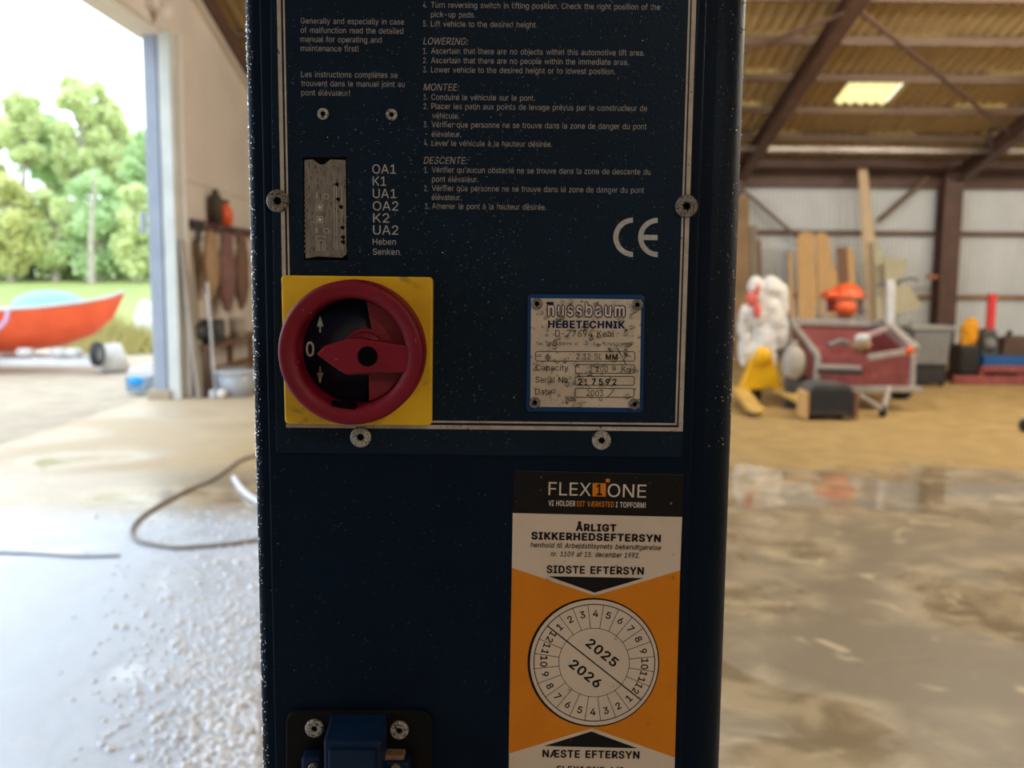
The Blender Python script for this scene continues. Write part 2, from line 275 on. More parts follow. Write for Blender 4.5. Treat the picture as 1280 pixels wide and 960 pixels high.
88: (474, [[18,0,217,284,217,236,29,509,104,509,178,400,192,379,204,361,223,329,243,292,232,292,252,329,272,361,284,379,298,400,374,509,446,509,259,239,259,287,456,0,382,0,292,129,279,149,268,165,250,195,230,231,244,231,225,196,206,166,195,149,182,129,91,0]]),
89: (472, [[203,0,203,208,16,509,91,509,192,344,222,292,236,264,250,230,224,230,237,265,251,293,280,344,381,509,455,509,268,208,268,0]]),
90: (438, [[42,0,42,46,273,385,306,431,341,476,348,454,285,452,223,452,40,452,40,509,397,509,397,462,169,129,134,81,97,33,90,54,152,57,214,57,399,57,399,0]]),
97: (389, [[160,-9,126,-5,94,5,68,22,48,45,35,73,30,108,34,138,43,161,58,179,78,193,100,203,125,211,178,220,209,224,234,227,252,230,265,235,273,243,276,255,276,257,273,279,267,297,256,311,240,322,220,329,196,331,171,329,149,322,132,313,118,301,107,288,100,274,41,291,57,322,79,346,104,364,133,375,163,382,194,384,215,383,239,379,263,372,286,360,306,343,322,320,333,290,337,251,337,0,277,0,277,52,272,52,264,38,252,25,236,12,215,1,190,-6],[170,45,202,49,228,59,248,74,263,93,272,115,276,138,276,190,270,186,259,182,231,176,200,171,175,168,134,159,117,150,103,139,95,124,92,105,94,87,102,72,114,61,130,52,149,47]]),
98: (424, [[229,-8,198,-5,172,4,153,17,138,31,127,46,118,59,112,59,112,0,53,0,53,509,114,509,114,319,118,319,127,331,137,346,152,360,171,373,197,381,229,384,259,382,287,374,313,361,335,342,354,320,370,293,381,261,388,227,390,189,388,151,381,116,370,84,355,57,336,34,313,16,288,3,260,-6],[220,47,253,51,279,66,301,88,316,117,325,151,328,189,325,227,316,261,301,290,280,311,253,325,220,330,188,325,161,312,140,291,125,263,116,229,113,189,116,150,125,115,140,86,162,65,188,51]]),
99: (396, [[207,-8,174,-5,144,3,117,16,93,35,72,58,56,85,44,116,37,150,34,187,37,225,44,260,56,291,72,318,93,341,117,360,144,374,174,382,207,384,234,383,260,377,284,368,305,356,324,341,340,322,353,301,362,277,303,262,290,289,270,311,242,325,226,329,207,330,173,325,145,310,124,287,108,258,99,224,96,187,99,151,108,117,124,89,145,66,173,51,207,46,226,48,243,52,271,66,292,89,304,117,363,102,354,78,341,56,325,37,306,21,285,9,261,-1,235,-6]]),
100: (424, [[195,-8,165,-6,137,3,111,16,89,34,70,57,55,84,43,116,36,151,34,189,36,227,43,261,55,293,70,320,89,342,112,361,137,374,165,382,196,384,228,381,253,373,272,360,287,346,298,331,306,319,311,319,311,509,372,509,372,0,313,0,313,59,307,59,298,46,287,31,272,17,252,4,227,-5],[205,47,236,51,263,65,284,86,299,115,309,150,312,189,309,229,300,263,284,291,263,312,237,325,205,330,172,325,145,311,124,290,108,261,99,227,96,189,99,151,109,117,124,88,145,66,172,51]]),
101: (404, [[212,-8,177,-5,145,3,117,16,92,35,72,58,56,85,44,116,37,150,34,187,36,224,44,258,55,290,71,317,91,340,115,359,142,373,172,382,205,384,236,382,266,374,294,361,319,341,341,315,357,282,365,256,370,227,371,194,371,169,75,169,75,221,338,221,310,202,307,237,298,269,283,294,263,314,237,326,205,330,173,326,146,313,125,294,109,270,99,241,96,211,96,178,100,139,110,106,128,80,151,61,179,50,212,46,234,48,254,53,271,61,285,73,297,88,306,105,365,91,353,63,335,39,311,19,283,4,249,-5]]),
102: (254, [[228,379,228,327,6,327,6,379],[81,0,81,432,84,461,96,486,113,505,135,519,161,527,187,530,207,529,222,527,234,524,243,521,227,468,215,472,195,474,171,470,154,460,145,443,142,419,142,0]]),
103: (425, [[207,-151,168,-148,134,-140,105,-127,82,-110,64,-91,51,-69,101,-41,122,-66,136,-78,154,-88,178,-95,207,-97,249,-92,282,-75,304,-47,311,-6,311,68,306,68,298,56,287,41,272,28,252,16,227,8,195,5,165,7,138,14,113,27,90,43,71,65,55,90,43,120,36,154,34,191,36,229,43,263,55,293,71,320,90,342,112,361,138,374,166,382,196,384,228,382,253,373,273,360,288,346,299,331,308,319,313,319,313,379,372,379,372,-9,370,-40,363,-67,350,-90,324,-117,291,-136,265,-144,237,-149],[205,59,237,63,264,75,285,95,300,121,309,154,312,193,309,231,300,264,285,291,264,312,237,325,205,330,172,325,145,312,124,290,109,262,99,229,96,193,99,155,109,123,124,96,145,76,172,63]]),
104: (410, [[114,227,114,0,53,0,53,509,114,509,114,287,102,287,116,319,132,344,152,362,187,379,227,384,264,380,295,369,321,349,341,321,350,298,355,271,357,240,357,0,296,0,296,235,290,275,273,304,246,323,210,329,184,326,161,317,141,303,126,283,117,257]]),
105: (167, [[53,0,53,379,114,379,114,0],[84,443,67,446,54,455,44,468,41,483,44,499,54,512,67,521,84,524,100,521,114,512,123,499,126,483,123,468,114,455,100,446]]),
106: (167, [[53,379,114,379,114,-30,111,-63,102,-90,86,-113,65,-129,37,-139,4,-143,-10,-143,-10,-87,2,-87,25,-83,40,-72,50,-54,53,-29],[83,443,67,446,53,455,44,468,41,483,44,499,53,512,67,521,83,524,100,521,114,512,123,499,126,483,123,468,114,455,100,446]]),
107: (381, [[110,137,110,212,121,212,284,379,360,379,184,199,177,199],[53,0,53,509,114,509,114,0],[294,0,148,186,191,229,372,0]]),
108: (189, [[139,-2,101,3,74,20,58,47,53,84,53,509,114,509,114,99,115,77,120,62,130,54,146,52,160,53,170,54,181,3,162,-1]]),
109: (610, [[53,0,53,379,112,379,112,295,108,295,118,323,132,346,151,363,172,376,195,384,219,386,257,380,287,361,309,331,321,295,312,295,322,321,337,343,357,361,381,375,407,383,437,386,468,383,497,372,522,354,541,328,553,296,557,255,557,0,496,0,496,254,490,289,473,313,447,326,419,330,395,328,374,320,358,307,345,290,338,270,335,247,335,0,274,0,274,260,269,288,253,311,229,326,199,330,178,328,158,320,140,307,126,289,117,266,114,238,114,0]]),
110: (410, [[114,227,114,0,53,0,53,379,112,379,112,287,102,287,116,319,132,344,152,362,187,379,227,384,264,380,295,369,321,349,341,321,350,298,355,271,357,240,357,0,296,0,296,235,290,275,273,304,246,323,210,329,184,326,161,317,141,303,126,283,117,257]]),
111: (415, [[207,-8,174,-5,144,3,117,16,93,35,72,58,56,85,44,116,37,150,34,187,37,225,44,260,56,291,72,318,93,341,117,360,144,374,174,382,207,384,241,382,271,374,299,360,323,341,343,318,359,291,371,260,379,225,381,187,379,150,371,116,359,85,343,58,323,35,299,16,271,3,241,-5],[207,46,242,51,270,66,292,89,307,117,316,151,319,187,316,224,307,258,292,287,270,310,242,325,207,330,173,325,145,310,124,287,108,258,99,224,96,187,99,151,108,117,124,89,145,66,173,51]]),
112: (424, [[53,-143,53,379,112,379,112,319,118,319,126,331,137,346,152,360,171,373,197,381,229,384,259,382,287,374,313,361,335,342,354,320,370,293,381,261,388,227,390,189,388,151,381,116,370,84,355,57,336,34,313,16,288,3,260,-6,229,-8,198,-5,173,4,153,17,138,31,127,46,118,59,114,59,114,-143],[220,47,253,51,279,66,301,88,316,117,325,151,328,189,325,227,316,261,301,290,280,311,253,325,220,330,188,325,161,312,140,291,125,263,116,229,113,189,116,150,125,115,140,86,162,65,188,51]]),
113: (424, [[372,-143,311,-143,311,59,306,59,298,46,287,31,272,17,252,4,227,-5,195,-8,165,-6,137,3,111,16,89,34,70,57,55,84,43,116,36,151,34,189,36,227,43,261,55,293,70,320,89,342,112,361,137,374,165,382,196,384,228,381,253,373,272,360,287,346,298,331,307,319,313,319,313,379,372,379],[205,47,236,51,263,65,284,86,299,115,309,150,312,189,309,229,300,263,284,291,263,312,237,325,205,330,172,325,145,311,124,290,108,261,99,227,96,189,99,151,109,117,124,88,145,66,172,51]]),
114: (259, [[53,0,53,379,112,379,112,321,115,321,130,347,152,367,181,380,213,385,229,384,243,384,243,322,239,323,230,324,207,326,182,323,159,315,140,301,126,284,117,262,114,237,114,0]]),
115: (365, [[182,-8,145,-5,112,3,84,18,62,38,45,63,36,94,94,107,105,79,124,60,150,49,181,45,217,50,244,62,262,81,268,103,265,121,254,136,237,147,212,155,149,170,118,180,92,192,72,208,53,237,47,274,51,305,65,332,87,354,115,370,149,381,187,384,223,381,254,372,279,358,299,339,314,316,324,290,268,277,258,298,243,316,219,328,187,333,156,329,131,317,114,299,109,277,112,258,124,243,144,232,172,223,229,209,261,200,287,187,306,171,325,142,331,107,326,75,312,47,290,24,260,6,223,-5]]),
116: (227, [[204,379,204,327,6,327,6,379],[65,471,126,471,126,98,128,76,136,61,150,53,170,50,185,51,202,54,213,2,192,-3,168,-4,138,-1,113,7,92,21,72,52,65,93]]),
117: (410, [[182,-5,146,-1,115,11,89,31,69,59,60,82,54,109,53,139,53,379,114,379,114,144,119,105,137,75,164,56,200,50,226,53,249,62,268,77,283,97,293,122,296,153,296,379,357,379,357,0,298,0,298,92,307,92,294,60,277,35,257,17,222,0]]),
118: (389, [[163,0,17,379,84,379,165,155,187,87,206,21,184,21,203,87,224,155,305,379,371,379,226,0]]),
119: (567, [[138,0,23,379,87,379,133,214,143,177,154,137,161,107,168,75,175,41,165,41,172,74,179,105,186,135,192,163,199,189,206,214,252,379,316,379,362,214,368,189,375,163,382,136,388,106,395,75,402,41,391,41,399,75,406,106,413,135,420,163,427,189,434,214,480,379,545,379,429,0,368,0,319,172,305,225,291,280,277,338,291,338,277,280,263,225,248,172,199,0]]),
120: (379, [[21,0,171,218,171,171,29,379,100,379,147,306,179,253,207,206,175,206,202,253,216,279,233,306,282,379,352,379,209,169,209,214,358,0,287,0,231,85,200,136,173,182,205,182,178,136,165,112,148,85,91,0]]),
121: (389, [[47,-139,61,-86,71,-87,88,-90,104,-89,118,-84,130,-74,141,-58,151,-36,163,-1,17,379,84,379,165,155,187,87,206,21,184,21,202,87,224,155,305,379,371,379,204,-58,191,-85,177,-107,159,-124,139,-136,117,-143,91,-145,65,-143,54,-141]]),
122: (380, [[42,0,42,46,254,320,254,323,48,323,48,379,333,379,333,331,126,60,126,56,339,56,339,0]]),
233: (404, [[212,-8,177,-5,145,3,117,16,92,35,72,58,56,85,44,116,37,150,34,187,36,224,44,258,55,290,71,317,91,340,115,359,142,373,172,382,205,384,236,382,266,374,294,361,319,341,341,315,357,282,365,256,370,227,371,194,371,169,75,169,75,221,338,221,310,202,307,237,298,269,283,294,263,314,237,326,205,330,173,326,146,313,125,294,109,270,99,241,96,211,96,178,100,139,110,106,128,80,151,61,179,50,212,46,234,48,254,53,271,61,285,73,297,88,306,105,365,91,353,63,335,39,311,19,283,4,249,-5],[177,429,225,529,293,529,227,429]]),
232: (404, [[212,-8,177,-5,145,3,117,16,92,35,72,58,56,85,44,116,37,150,34,187,36,224,44,258,55,290,71,317,91,340,115,359,142,373,172,382,205,384,236,382,266,374,294,361,319,341,341,315,357,282,365,256,370,227,371,194,371,169,75,169,75,221,338,221,310,202,307,237,298,269,283,294,263,314,237,326,205,330,173,326,146,313,125,294,109,270,99,241,96,211,96,178,100,139,110,106,128,80,151,61,179,50,212,46,234,48,254,53,271,61,285,73,297,88,306,105,365,91,353,63,335,39,311,19,283,4,249,-5],[180,429,114,529,182,529,230,429]]),
234: (404, [[212,-8,177,-5,145,3,117,16,92,35,72,58,56,85,44,116,37,150,34,187,36,224,44,258,55,290,71,317,91,340,115,359,142,373,172,382,205,384,236,382,266,374,294,361,319,341,341,315,357,282,365,256,370,227,371,194,371,169,75,169,75,221,338,221,310,202,307,237,298,269,283,294,263,314,237,326,205,330,173,326,146,313,125,294,109,270,99,241,96,211,96,178,100,139,110,106,128,80,151,61,179,50,212,46,234,48,254,53,271,61,285,73,297,88,306,105,365,91,353,63,335,39,311,19,283,4,249,-5],[155,435,95,435,95,438,175,529,233,529,313,438,313,435,252,435,204,495]]),
224: (389, [[160,-9,126,-5,94,5,68,22,48,45,35,73,30,108,34,138,43,161,58,179,78,193,100,203,125,211,178,220,209,224,234,227,252,230,265,235,273,243,276,255,276,257,273,279,267,297,256,311,240,322,220,329,196,331,171,329,149,322,132,313,118,301,107,288,100,274,41,291,57,322,79,346,104,364,133,375,163,382,194,384,215,383,239,379,263,372,286,360,306,343,322,320,333,290,337,251,337,0,277,0,277,52,272,52,264,38,252,25,236,12,215,1,190,-6],[170,45,202,49,228,59,248,74,263,93,272,115,276,138,276,190,270,186,259,182,231,176,200,171,175,168,134,159,117,150,103,139,95,124,92,105,94,87,102,72,114,61,130,52,149,47],[165,429,99,529,168,529,215,429]]),
197: (480, [[16,0,201,509,276,509,463,0,395,0,287,302,276,334,264,372,255,402,244,438,232,478,245,478,233,437,222,402,213,371,201,333,191,302,85,0],[110,142,110,199,370,199,370,142],[240,527,216,530,195,539,177,553,163,570,154,590,151,612,154,635,163,656,177,673,195,686,216,694,240,697,263,694,284,686,303,673,317,656,326,635,329,612,326,590,317,570,303,553,284,539,263,530],[240,571,256,574,270,583,279,596,282,612,279,629,270,643,256,652,240,655,224,652,210,643,201,629,198,612,201,596,210,583,224,574]]),
198: (693, [[16,0,259,509,646,509,646,452,399,452,399,283,630,283,630,226,399,226,399,57,649,57,649,0,337,0,337,465,303,465,87,0],[133,143,133,197,367,197,367,143]]),
248: (415, [[207,-8,174,-5,144,3,117,16,93,35,72,58,56,85,44,116,37,150,34,187,37,225,44,260,56,291,72,318,93,341,117,360,144,374,174,382,207,384,241,382,271,374,299,360,323,341,343,318,359,291,371,260,379,225,381,187,379,150,371,116,359,85,343,58,323,35,299,16,271,3,241,-5],[207,46,242,51,270,66,292,89,307,117,316,151,319,187,316,224,307,258,292,287,270,310,242,325,207,330,173,325,145,310,124,287,108,258,99,224,96,187,99,151,108,117,124,89,145,66,173,51],[64,-15,27,15,352,395,388,364]]),
}
GL = {chr(k): (v[0] / 1000, [[(q[i] / 1000, q[i + 1] / 1000) for i in range(0, len(q), 2)] for q in v[1]]) for k, v in OUTLINES.items()}
_cache = {}
def inside(p, lp):
    c = False; n = len(lp)
    for i in range(n):
        (x1, y1), (x2, y2) = lp[i], lp[(i + 1) % n]
        if (y1 > p[1]) != (y2 > p[1]) and p[0] < (x2 - x1) * (p[1] - y1) / (y2 - y1) + x1: c = not c
    return c
def glyph(ch):      # filled pieces of one letter; overlapping strokes are filled one by one
    if ch in _cache: return _cache[ch]
    loops = GL[ch][1]; area = lambda lp: sum(lp[i - 1][0] * lp[i][1] - lp[i][0] * lp[i - 1][1] for i in range(len(lp))) / 2
    big = max(loops, key=lambda l: abs(area(l))); sg = area(big) > 0
    outer = [l for l in loops if (area(l) > 0) == sg]; holes = [l for l in loops if (area(l) > 0) != sg]; out = []
    for o in outer:
        hs = [h for h in holes if inside(h[0], o)]
        cu = bpy.data.curves.new('text', 'CURVE'); cu.dimensions = '2D'; cu.fill_mode = 'FRONT'
        for lp in [o] + hs:
            sp = cu.splines.new('POLY'); sp.points.add(len(lp) - 1); sp.use_cyclic_u = True
            for i, (a, b) in enumerate(lp): sp.points[i].co = (a, b, 0, 1)
        ob = bpy.data.objects.new('tmp_text', cu); C.objects.link(ob)
        dg = bpy.context.evaluated_depsgraph_get(); me = bpy.data.meshes.new_from_object(ob.evaluated_get(dg))
        out.append(([tuple(v.co) for v in me.vertices], [tuple(p.vertices) for p in me.polygons]))
        bpy.data.objects.remove(ob); bpy.data.curves.remove(cu); bpy.data.meshes.remove(me)
    _cache[ch] = out; return out
def text_mesh(s, bold=0, shear=0, space=None):
    x = 0; space = bold if space is None else space; V = []; F = []
    dirs = [(0, 0)] + ([(math.cos(PI * k / 4), math.sin(PI * k / 4)) for k in range(8)] if bold else [])
    for ch in s:
        if ch == ' ': x += .27 + space; continue
        for li, (vs, fs) in enumerate(glyph(ch)):
            for di, (dx, dy) in enumerate(dirs):
                n = len(V); z = (li * len(dirs) + di) * 2e-6
                V += [(x + a + shear * b + dx * bold, b + dy * bold * .8, z) for a, b, c in vs]; F += [tuple(k + n for k in f) for f in fs]
        x += GL[ch][0] + space * 1.6
    me = bpy.data.meshes.new('text'); me.from_pydata(V, [], F); return me
def _cap():
    me = text_mesh('H'); return max(v.co.y for v in me.vertices)
CAP = _cap()
def text_px(s, x0, y0, x1, cap, Y, mat, parent, y1=None, bold=0, shear=0, name='text_line', label=None, space=None):
    if y1 is None: y1 = y0 + (x1 - x0) * .010
    me = text_mesh(s, bold, shear, space)
    a = min(v.co.x for v in me.vertices); b = max(v.co.x for v in me.vertices)
    P0 = at(x0, y0, Y); P1 = at(x1, y1, Y); d = P1 - P0
    sx = d.length / (b - a); ux = d.normalized(); uz = Vector((-ux.z, 0, ux.x))
    sy = (at(x0, y0 - cap, Y) - P0).length / CAP
    for v in me.vertices:
        v.co = P0 + ux * ((v.co.x - a) * sx) + uz * (v.co.y * sy) - Vector((0, v.co.z, 0))
    me.materials.clear(); me.materials.append(mat)
    return link(name, me, parent, label=label)
def text_c(s, cx, cy, cap, ang, Y, mat, parent, wfac=1, bold=0, name='numeral'):   # centred and turned
    me = text_mesh(s, bold); k = (at(cx, cy - cap, Y) - at(cx, cy, Y)).length / CAP
    a = min(v.co.x for v in me.vertices); b = max(v.co.x for v in me.vertices); P = at(cx, cy, Y); ca, sa = math.cos(R(ang)), math.sin(R(ang))
    for v in me.vertices:
        x = (v.co.x - (a + b) / 2) * k * wfac; z = (v.co.y - CAP / 2) * k
        v.co = P + Vector((x * ca - z * sa, -v.co.z, x * sa + z * ca))
    me.materials.clear(); me.materials.append(mat); return link(name, me, parent)
def poly_px(pts, Y, t, name, mat, parent, bevel=0, label=None):
    m = MB(); m.prism([at(x, y, Y) for x, y in pts], (0, t, 0)); return m.build(name, mat, parent, bevel=bevel, label=label)
def rr(x0, y0, x1, y1, r, n=4):
    out = []
    for cx, cy, a in ((x1 - r, y0 + r, -90), (x1 - r, y1 - r, 0), (x0 + r, y1 - r, 90), (x0 + r, y0 + r, 180)):
        for k in range(n + 1):
            t = R(a + 90 * k / n); out.append((cx + r * math.cos(t), cy + r * math.sin(t)))
    return out
def ring_px(outer, inner, Y, name, mat, parent, t=0.0001):   # closed frame between two outlines with the same count
    m = MB(); n = len(outer)
    vs = [at(*p, Y) for p in outer] + [at(*p, Y) for p in inner]
    m.add(vs, [(i, (i + 1) % n, (i + 1) % n + n, i + n) for i in range(n)])
    return m.build(name, mat, parent)
def circ(cx, cy, rx, ry=None, n=64, a0=0):
    ry = ry or rx
    return [(cx + rx * math.cos(2 * PI * k / n + a0), cy + ry * math.sin(2 * PI * k / n + a0)) for k in range(n)]
def line_px(x0, y0, x1, y1, w0, Y, name, mat, parent, w1=None, t=.0001):
    w1 = w1 or w0; d = Vector((x1 - x0, y1 - y0)).normalized(); nx, ny = -d.y, d.x
    return poly_px([(x0 + nx * w0 / 2, y0 + ny * w0 / 2), (x1 + nx * w1 / 2, y1 + ny * w1 / 2), (x1 - nx * w1 / 2, y1 - ny * w1 / 2), (x0 - nx * w0 / 2, y0 - ny * w0 / 2)], Y, t, name, mat, parent)
def screw_px(px, py, rpx, Y, name, parent, mat, h=.0022, hole=.38, star=True, label=None):
    P = at(px, py, Y - h); r = rpx * Y / FPX; m = MB()
    m.lathe((P.x, Y, P.z), (0, -1, 0), [(r, 0), (r, h * .45), (r * .95, h * .8), (r * .86, h), (r * hole, h), (r * hole * .9, h * .1), (0.00001, h * .1)], 28)
    if star:
        for k in range(6):
            a = k * PI / 3 + .3
            m.box((P.x + math.cos(a) * r * hole * .95, Y - h * .45, P.z + math.sin(a) * r * hole * .95), (r * .12, h * .8, r * .12), Matrix.Rotation(-a, 3, 'Y'))
    o = m.build(name, mat, parent, label=label, smooth=False)
    d = MB(); d.lathe((P.x, Y - h * .15, P.z), (0, -1, 0), [(r * hole * .9, 0), (0.00001, 0.00002)], 16)
    d.build(name + '_socket', M['dark'], o if parent.type == 'EMPTY' or parent.parent is None else parent)
    return o
def drops(spots, Y, name, mat, parent, flat=.45, normal='y'):
    m = MB()
    for x, z, r in spots:
        n = 7; vs = [(x, Y - r * flat, z)]
        el = rnd.uniform(.8, 1.25)
        for rr_, hh in ((.6, .78), (1, 0)):
            for k in range(n):
                a = 2 * PI * k / n; vs.append((x + math.cos(a) * r * rr_, Y - r * flat * hh, z + math.sin(a) * r * rr_ * el))
        fs = [(0, 1 + k, 1 + (k + 1) % n) for k in range(n)] + [(1 + k, 1 + n + k, 1 + n + (k + 1) % n, 1 + (k + 1) % n) for k in range(n)]
        m.add(vs, fs, True)
    return m.build(name, mat, parent, kind='stuff')

# ------------------------------------------------------------------ the setting
def floor_mat():
    m = bpy.data.materials.new('wet workshop concrete'); m.use_nodes = True; n = m.node_tree; N = n.nodes; L = n.links
    p = N['Principled BSDF']; g = N.new('ShaderNodeNewGeometry'); sp = N.new('ShaderNodeSeparateXYZ'); L.new(g.outputs['Position'], sp.inputs[0])
    def noise(sc, det=5, st=(1, 1, 1), dist=0):
        mp = N.new('ShaderNodeMapping'); mp.inputs['Scale'].default_value = st; L.new(g.outputs['Position'], mp.inputs['Vector'])
        q = N.new('ShaderNodeTexNoise'); q.inputs['Scale'].default_value = sc; q.inputs['Detail'].default_value = det; q.inputs['Distortion'].default_value = dist
        L.new(mp.outputs[0], q.inputs['Vector']); return q.outputs['Fac']
    def mr(v, a, b, c=0, d=1):
        q = N.new('ShaderNodeMapRange'); q.interpolation_type = 'SMOOTHSTEP'
        for i, k in zip(('From Min', 'From Max', 'To Min', 'To Max'), (a, b, c, d)): q.inputs[i].default_value = k
        L.new(v, q.inputs['Value']); return q.outputs[0]
    def ma(op, a, b):
        q = N.new('ShaderNodeMath'); q.operation = op
        for i, k in enumerate((a, b)):
            if isinstance(k, (int, float)): q.inputs[i].default_value = k
            else: L.new(k, q.inputs[i])
        return q.outputs[0]
    def mix(f, a, b):
        q = N.new('ShaderNodeMix'); q.data_type = 'RGBA'; L.new(f, q.inputs['Factor'])
        for i, k in (('A', a), ('B', b)):
            if isinstance(k, tuple): q.inputs[i].default_value = (*k, 1)
            else: L.new(k, q.inputs[i])
        return q.outputs['Result']
    X, Y = sp.outputs['X'], sp.outputs['Y']
    n1 = noise(.9, 6, dist=.6); n2 = noise(4, 5, dist=.4); n3 = noise(25, 3)
    wob = ma('MULTIPLY', ma('SUBTRACT', n1, .5), 2.6)
    yy = ma('ADD', Y, wob)
    dry = mr(yy, 6.9, 7.7)                                  # far floor is dry and sandy
    wetc = mix(mr(n2, .38, .62), (.30, .235, .145), (.52, .42, .27))
    wetc = mix(mr(n1, .42, .62), wetc, (.25, .20, .125))
    wetc = mix(mr(noise(3.0, 5, dist=1.2), .60, .70), wetc, (.62, .52, .34))
    dryc = mix(mr(n2, .3, .7), (.36, .245, .095), (.44, .31, .125))
    col = mix(dry, wetc, dryc)
    # soap foam residue on the side of the gate
    xx = ma('ADD', X, ma('MULTIPLY', ma('SUBTRACT', n2, .5), 1.6)); xx = ma('ADD', xx, ma('MULTIPLY', ma('SUBTRACT', n3, .5), .6))
    foam = ma('MULTIPLY', mr(xx, -1.25, -.45, 1, 0), mr(ma('ADD', Y, ma('MULTIPLY', wob, .35)), 5.3, 6.1, 1, 0))
    col = mix(mr(X, -3.2, -1.5, .75, 0), col, (.56, .46, .33))  # blends to pale beige towards the gate
    col = mix(ma('MULTIPLY', foam, .92), col, (.60, .68, .80))
    L.new(col, p.inputs['Base Color'])
    pud = ma('ADD', mr(n1, .40, .50, .04, .34), mr(X, -.5, 2.5, 0, .12))
    rough = ma('ADD', pud, ma('MULTIPLY', dry, .45)); band = ma('MULTIPLY', ma('MULTIPLY', mr(yy, 5.7, 6.3), mr(X, .5, 1.5)), ma('SUBTRACT', 1, dry)); rough = ma('MULTIPLY', rough, mr(band, 0, 1, 1, .12)); L.new(ma('ADD', rough, ma('MULTIPLY', foam, .12)), p.inputs['Roughness'])
    bp = N.new('ShaderNodeBump'); bp.inputs['Strength'].default_value = .35; bp.inputs['Distance'].default_value = .02
    L.new(ma('MULTIPLY', ma('ADD', n2, ma('MULTIPLY', n3, .3)), ma('MULTIPLY', mr(n1, .44, .56, .05, 1), mr(band, 0, 1, 1, .06))), bp.inputs['Height']); L.new(bp.outputs[0], p.inputs['Normal'])
    return m
M['floor'] = floor_mat()
M['gravel'] = pm('pale gravel yard', (.45, .37, .27), (.37, .30, .215), 3, .9, bump=.5, bscale=30)
M['grass'] = pm('yellow green meadow grass', (.30, .34, .10), (.23, .28, .07), .8, .9, bump=.6, bscale=20)  # plain yellow green grass colour
M['cladding'] = pm('beige cladding', (.76, .69, .62), (.70, .635, .57), 1.5, .6)
M['bluegrey'] = pm('blue grey steel post', (.34, .38, .46), (.29, .33, .41), 3, .45)
M['whitetrim'] = pm('white rubber trim', (.66, .70, .68), None, 3, .5)
M['brownsteel'] = pm('brown red painted steel', (.14, .075, .055), (.10, .055, .042), 3, .55)
M['purlin'] = pm('timber purlin', (.22, .15, .10), (.17, .11, .075), 4, .7, stretch=(.3, 3, 3))
M['roofing'] = pm('aged fibre cement roofing', (.56, .43, .23), (.46, .34, .175), 1.2, .8, c3=(.20, .15, .10), s3=.7, t3=(.55, .7))
M['sheet'] = pm('galvanised wall sheet', (.82, .85, .86), (.72, .75, .76), 1.2, .5)
M['girt'] = pm('bare timber girt', (.42, .24, .10), (.30, .17, .08), 4, .7, stretch=(.3, 3, 3))
M['rail'] = pm('grey steel beam', (.34, .30, .27), (.26, .22, .20), 3, .35, .5)
M['plaster'] = pm('grey rendered wall', (.30, .27, .24), (.25, .22, .20), 1, .85)

XL, XR, YF, YB, YR = -4.2, 15.0, -6.8, 18.8, 6.0
def zr(y): return 8.91 - .27 * y if y >= YR else 8.91 - .27 * (2 * YR - y)

fr = sroot('floor')
m = MB(); m.box(((XL - .35 + XR) / 2, (YF + YB) / 2, -.08), (XR - XL + .35, YB - YF, .16)); m.build('floor_slab', M['floor'], fr)
# soap froth heaps close to the lift, small bubbles
m = MB()
for i in range(3200):
    px = 325 - abs(rnd.gauss(0, 75)); py = rnd.uniform(640, 965)
    if px < 60 or rnd.random() > .25 + (py - 640) / 380: continue
    p = fl(px, py); r = rnd.uniform(.004, .013) * (1 if rnd.random() < .9 else 1.6)
    m.ball((p.x, p.y, r * .15), r, 6, 4, (1, 1, .7))
M['froth'] = pm('soap froth', (.84, .86, .90), (.76, .78, .83), 20, .2, spec=.8)
tag(m.build('soap_froth', M['froth'], kind='stuff', recalc=False), 'white bubbly soap froth spread on the wet floor left of the lift column', 'foam')

yd = MB()
prof = [(-30, -.04), (19.5, -.04), (24, .06), (30, .45), (38, 1.1), (43, 1.42), (60, 1.7), (120, 2.0)]
vs = []; fs = []
xs = [-110, -60, -40, -25, -12, -4.6, 30, 80]
def hills(x, y): return 0 if y < 22 else .05 * math.sin(x * .2 + y * .1)
for y, z in prof:
    for x in xs: vs.append((x, y, z + hills(x, y)))
for i in range(len(prof) - 1):
    for k in range(len(xs) - 1):
        a = i * len(xs) + k; fs.append((a, a + 1, a + 1 + len(xs), a + len(xs)))
g1 = MB(); g1.add(vs, [f for f in fs if f[0] < len(xs)], True); o = g1.build('yard_ground', M['gravel'], kind='structure')
g2 = MB(); g2.add(vs, [f for f in fs if f[0] >= len(xs)], True); o = g2.build('meadow_ground', M['grass'], kind='structure')

# left wall with the big gate
wl = sroot('wall_left', (XL, 0, 0))
def wallseg(y0, y1, z0, ztop=True, z1=None, name='wall_section'):
    m = MB(); n = max(1, int((y1 - y0) / .5)); ys = sorted(set([y0 + (y1 - y0) * k / n for k in range(n + 1)] + ([YR] if y0 < YR < y1 else [])))
    pts = [(XL, y0, z0)] + [(XL, y, (zr(y) - .03) if z1 is None else z1) for y in ys] + [(XL, y1, z0)]
    m.prism(pts, (-.27, 0, 0)); return m.build(name, M['cladding'], wl)
wallseg(11.5, YB, 0); wallseg(-1.5, 11.5, 4.4); wallseg(YF, -1.5, 0)  # gate opening lengthened out of view to let more light in
# cladding joints standing a little proud
m = MB(); m.box((XL + .012, 15.1, 2.75), (.024, 7.2, .05)); m.build('cladding_rail', M['cladding'], wl)
# gable rafter and its trim above the wall
m = MB()
m.bar((XL + .10, YR, zr(YR) - .32), (XL + .10, YB, zr(YB) - .32), .14, .20); m.build('gable_rafter', M['brownsteel'], wl)
m = MB(); m.bar((XL + .05, YR, zr(YR) - .47), (XL + .05, YB, zr(YB) - .47), .10, .05); m.build('gable_flashing', M['cladding'], wl)
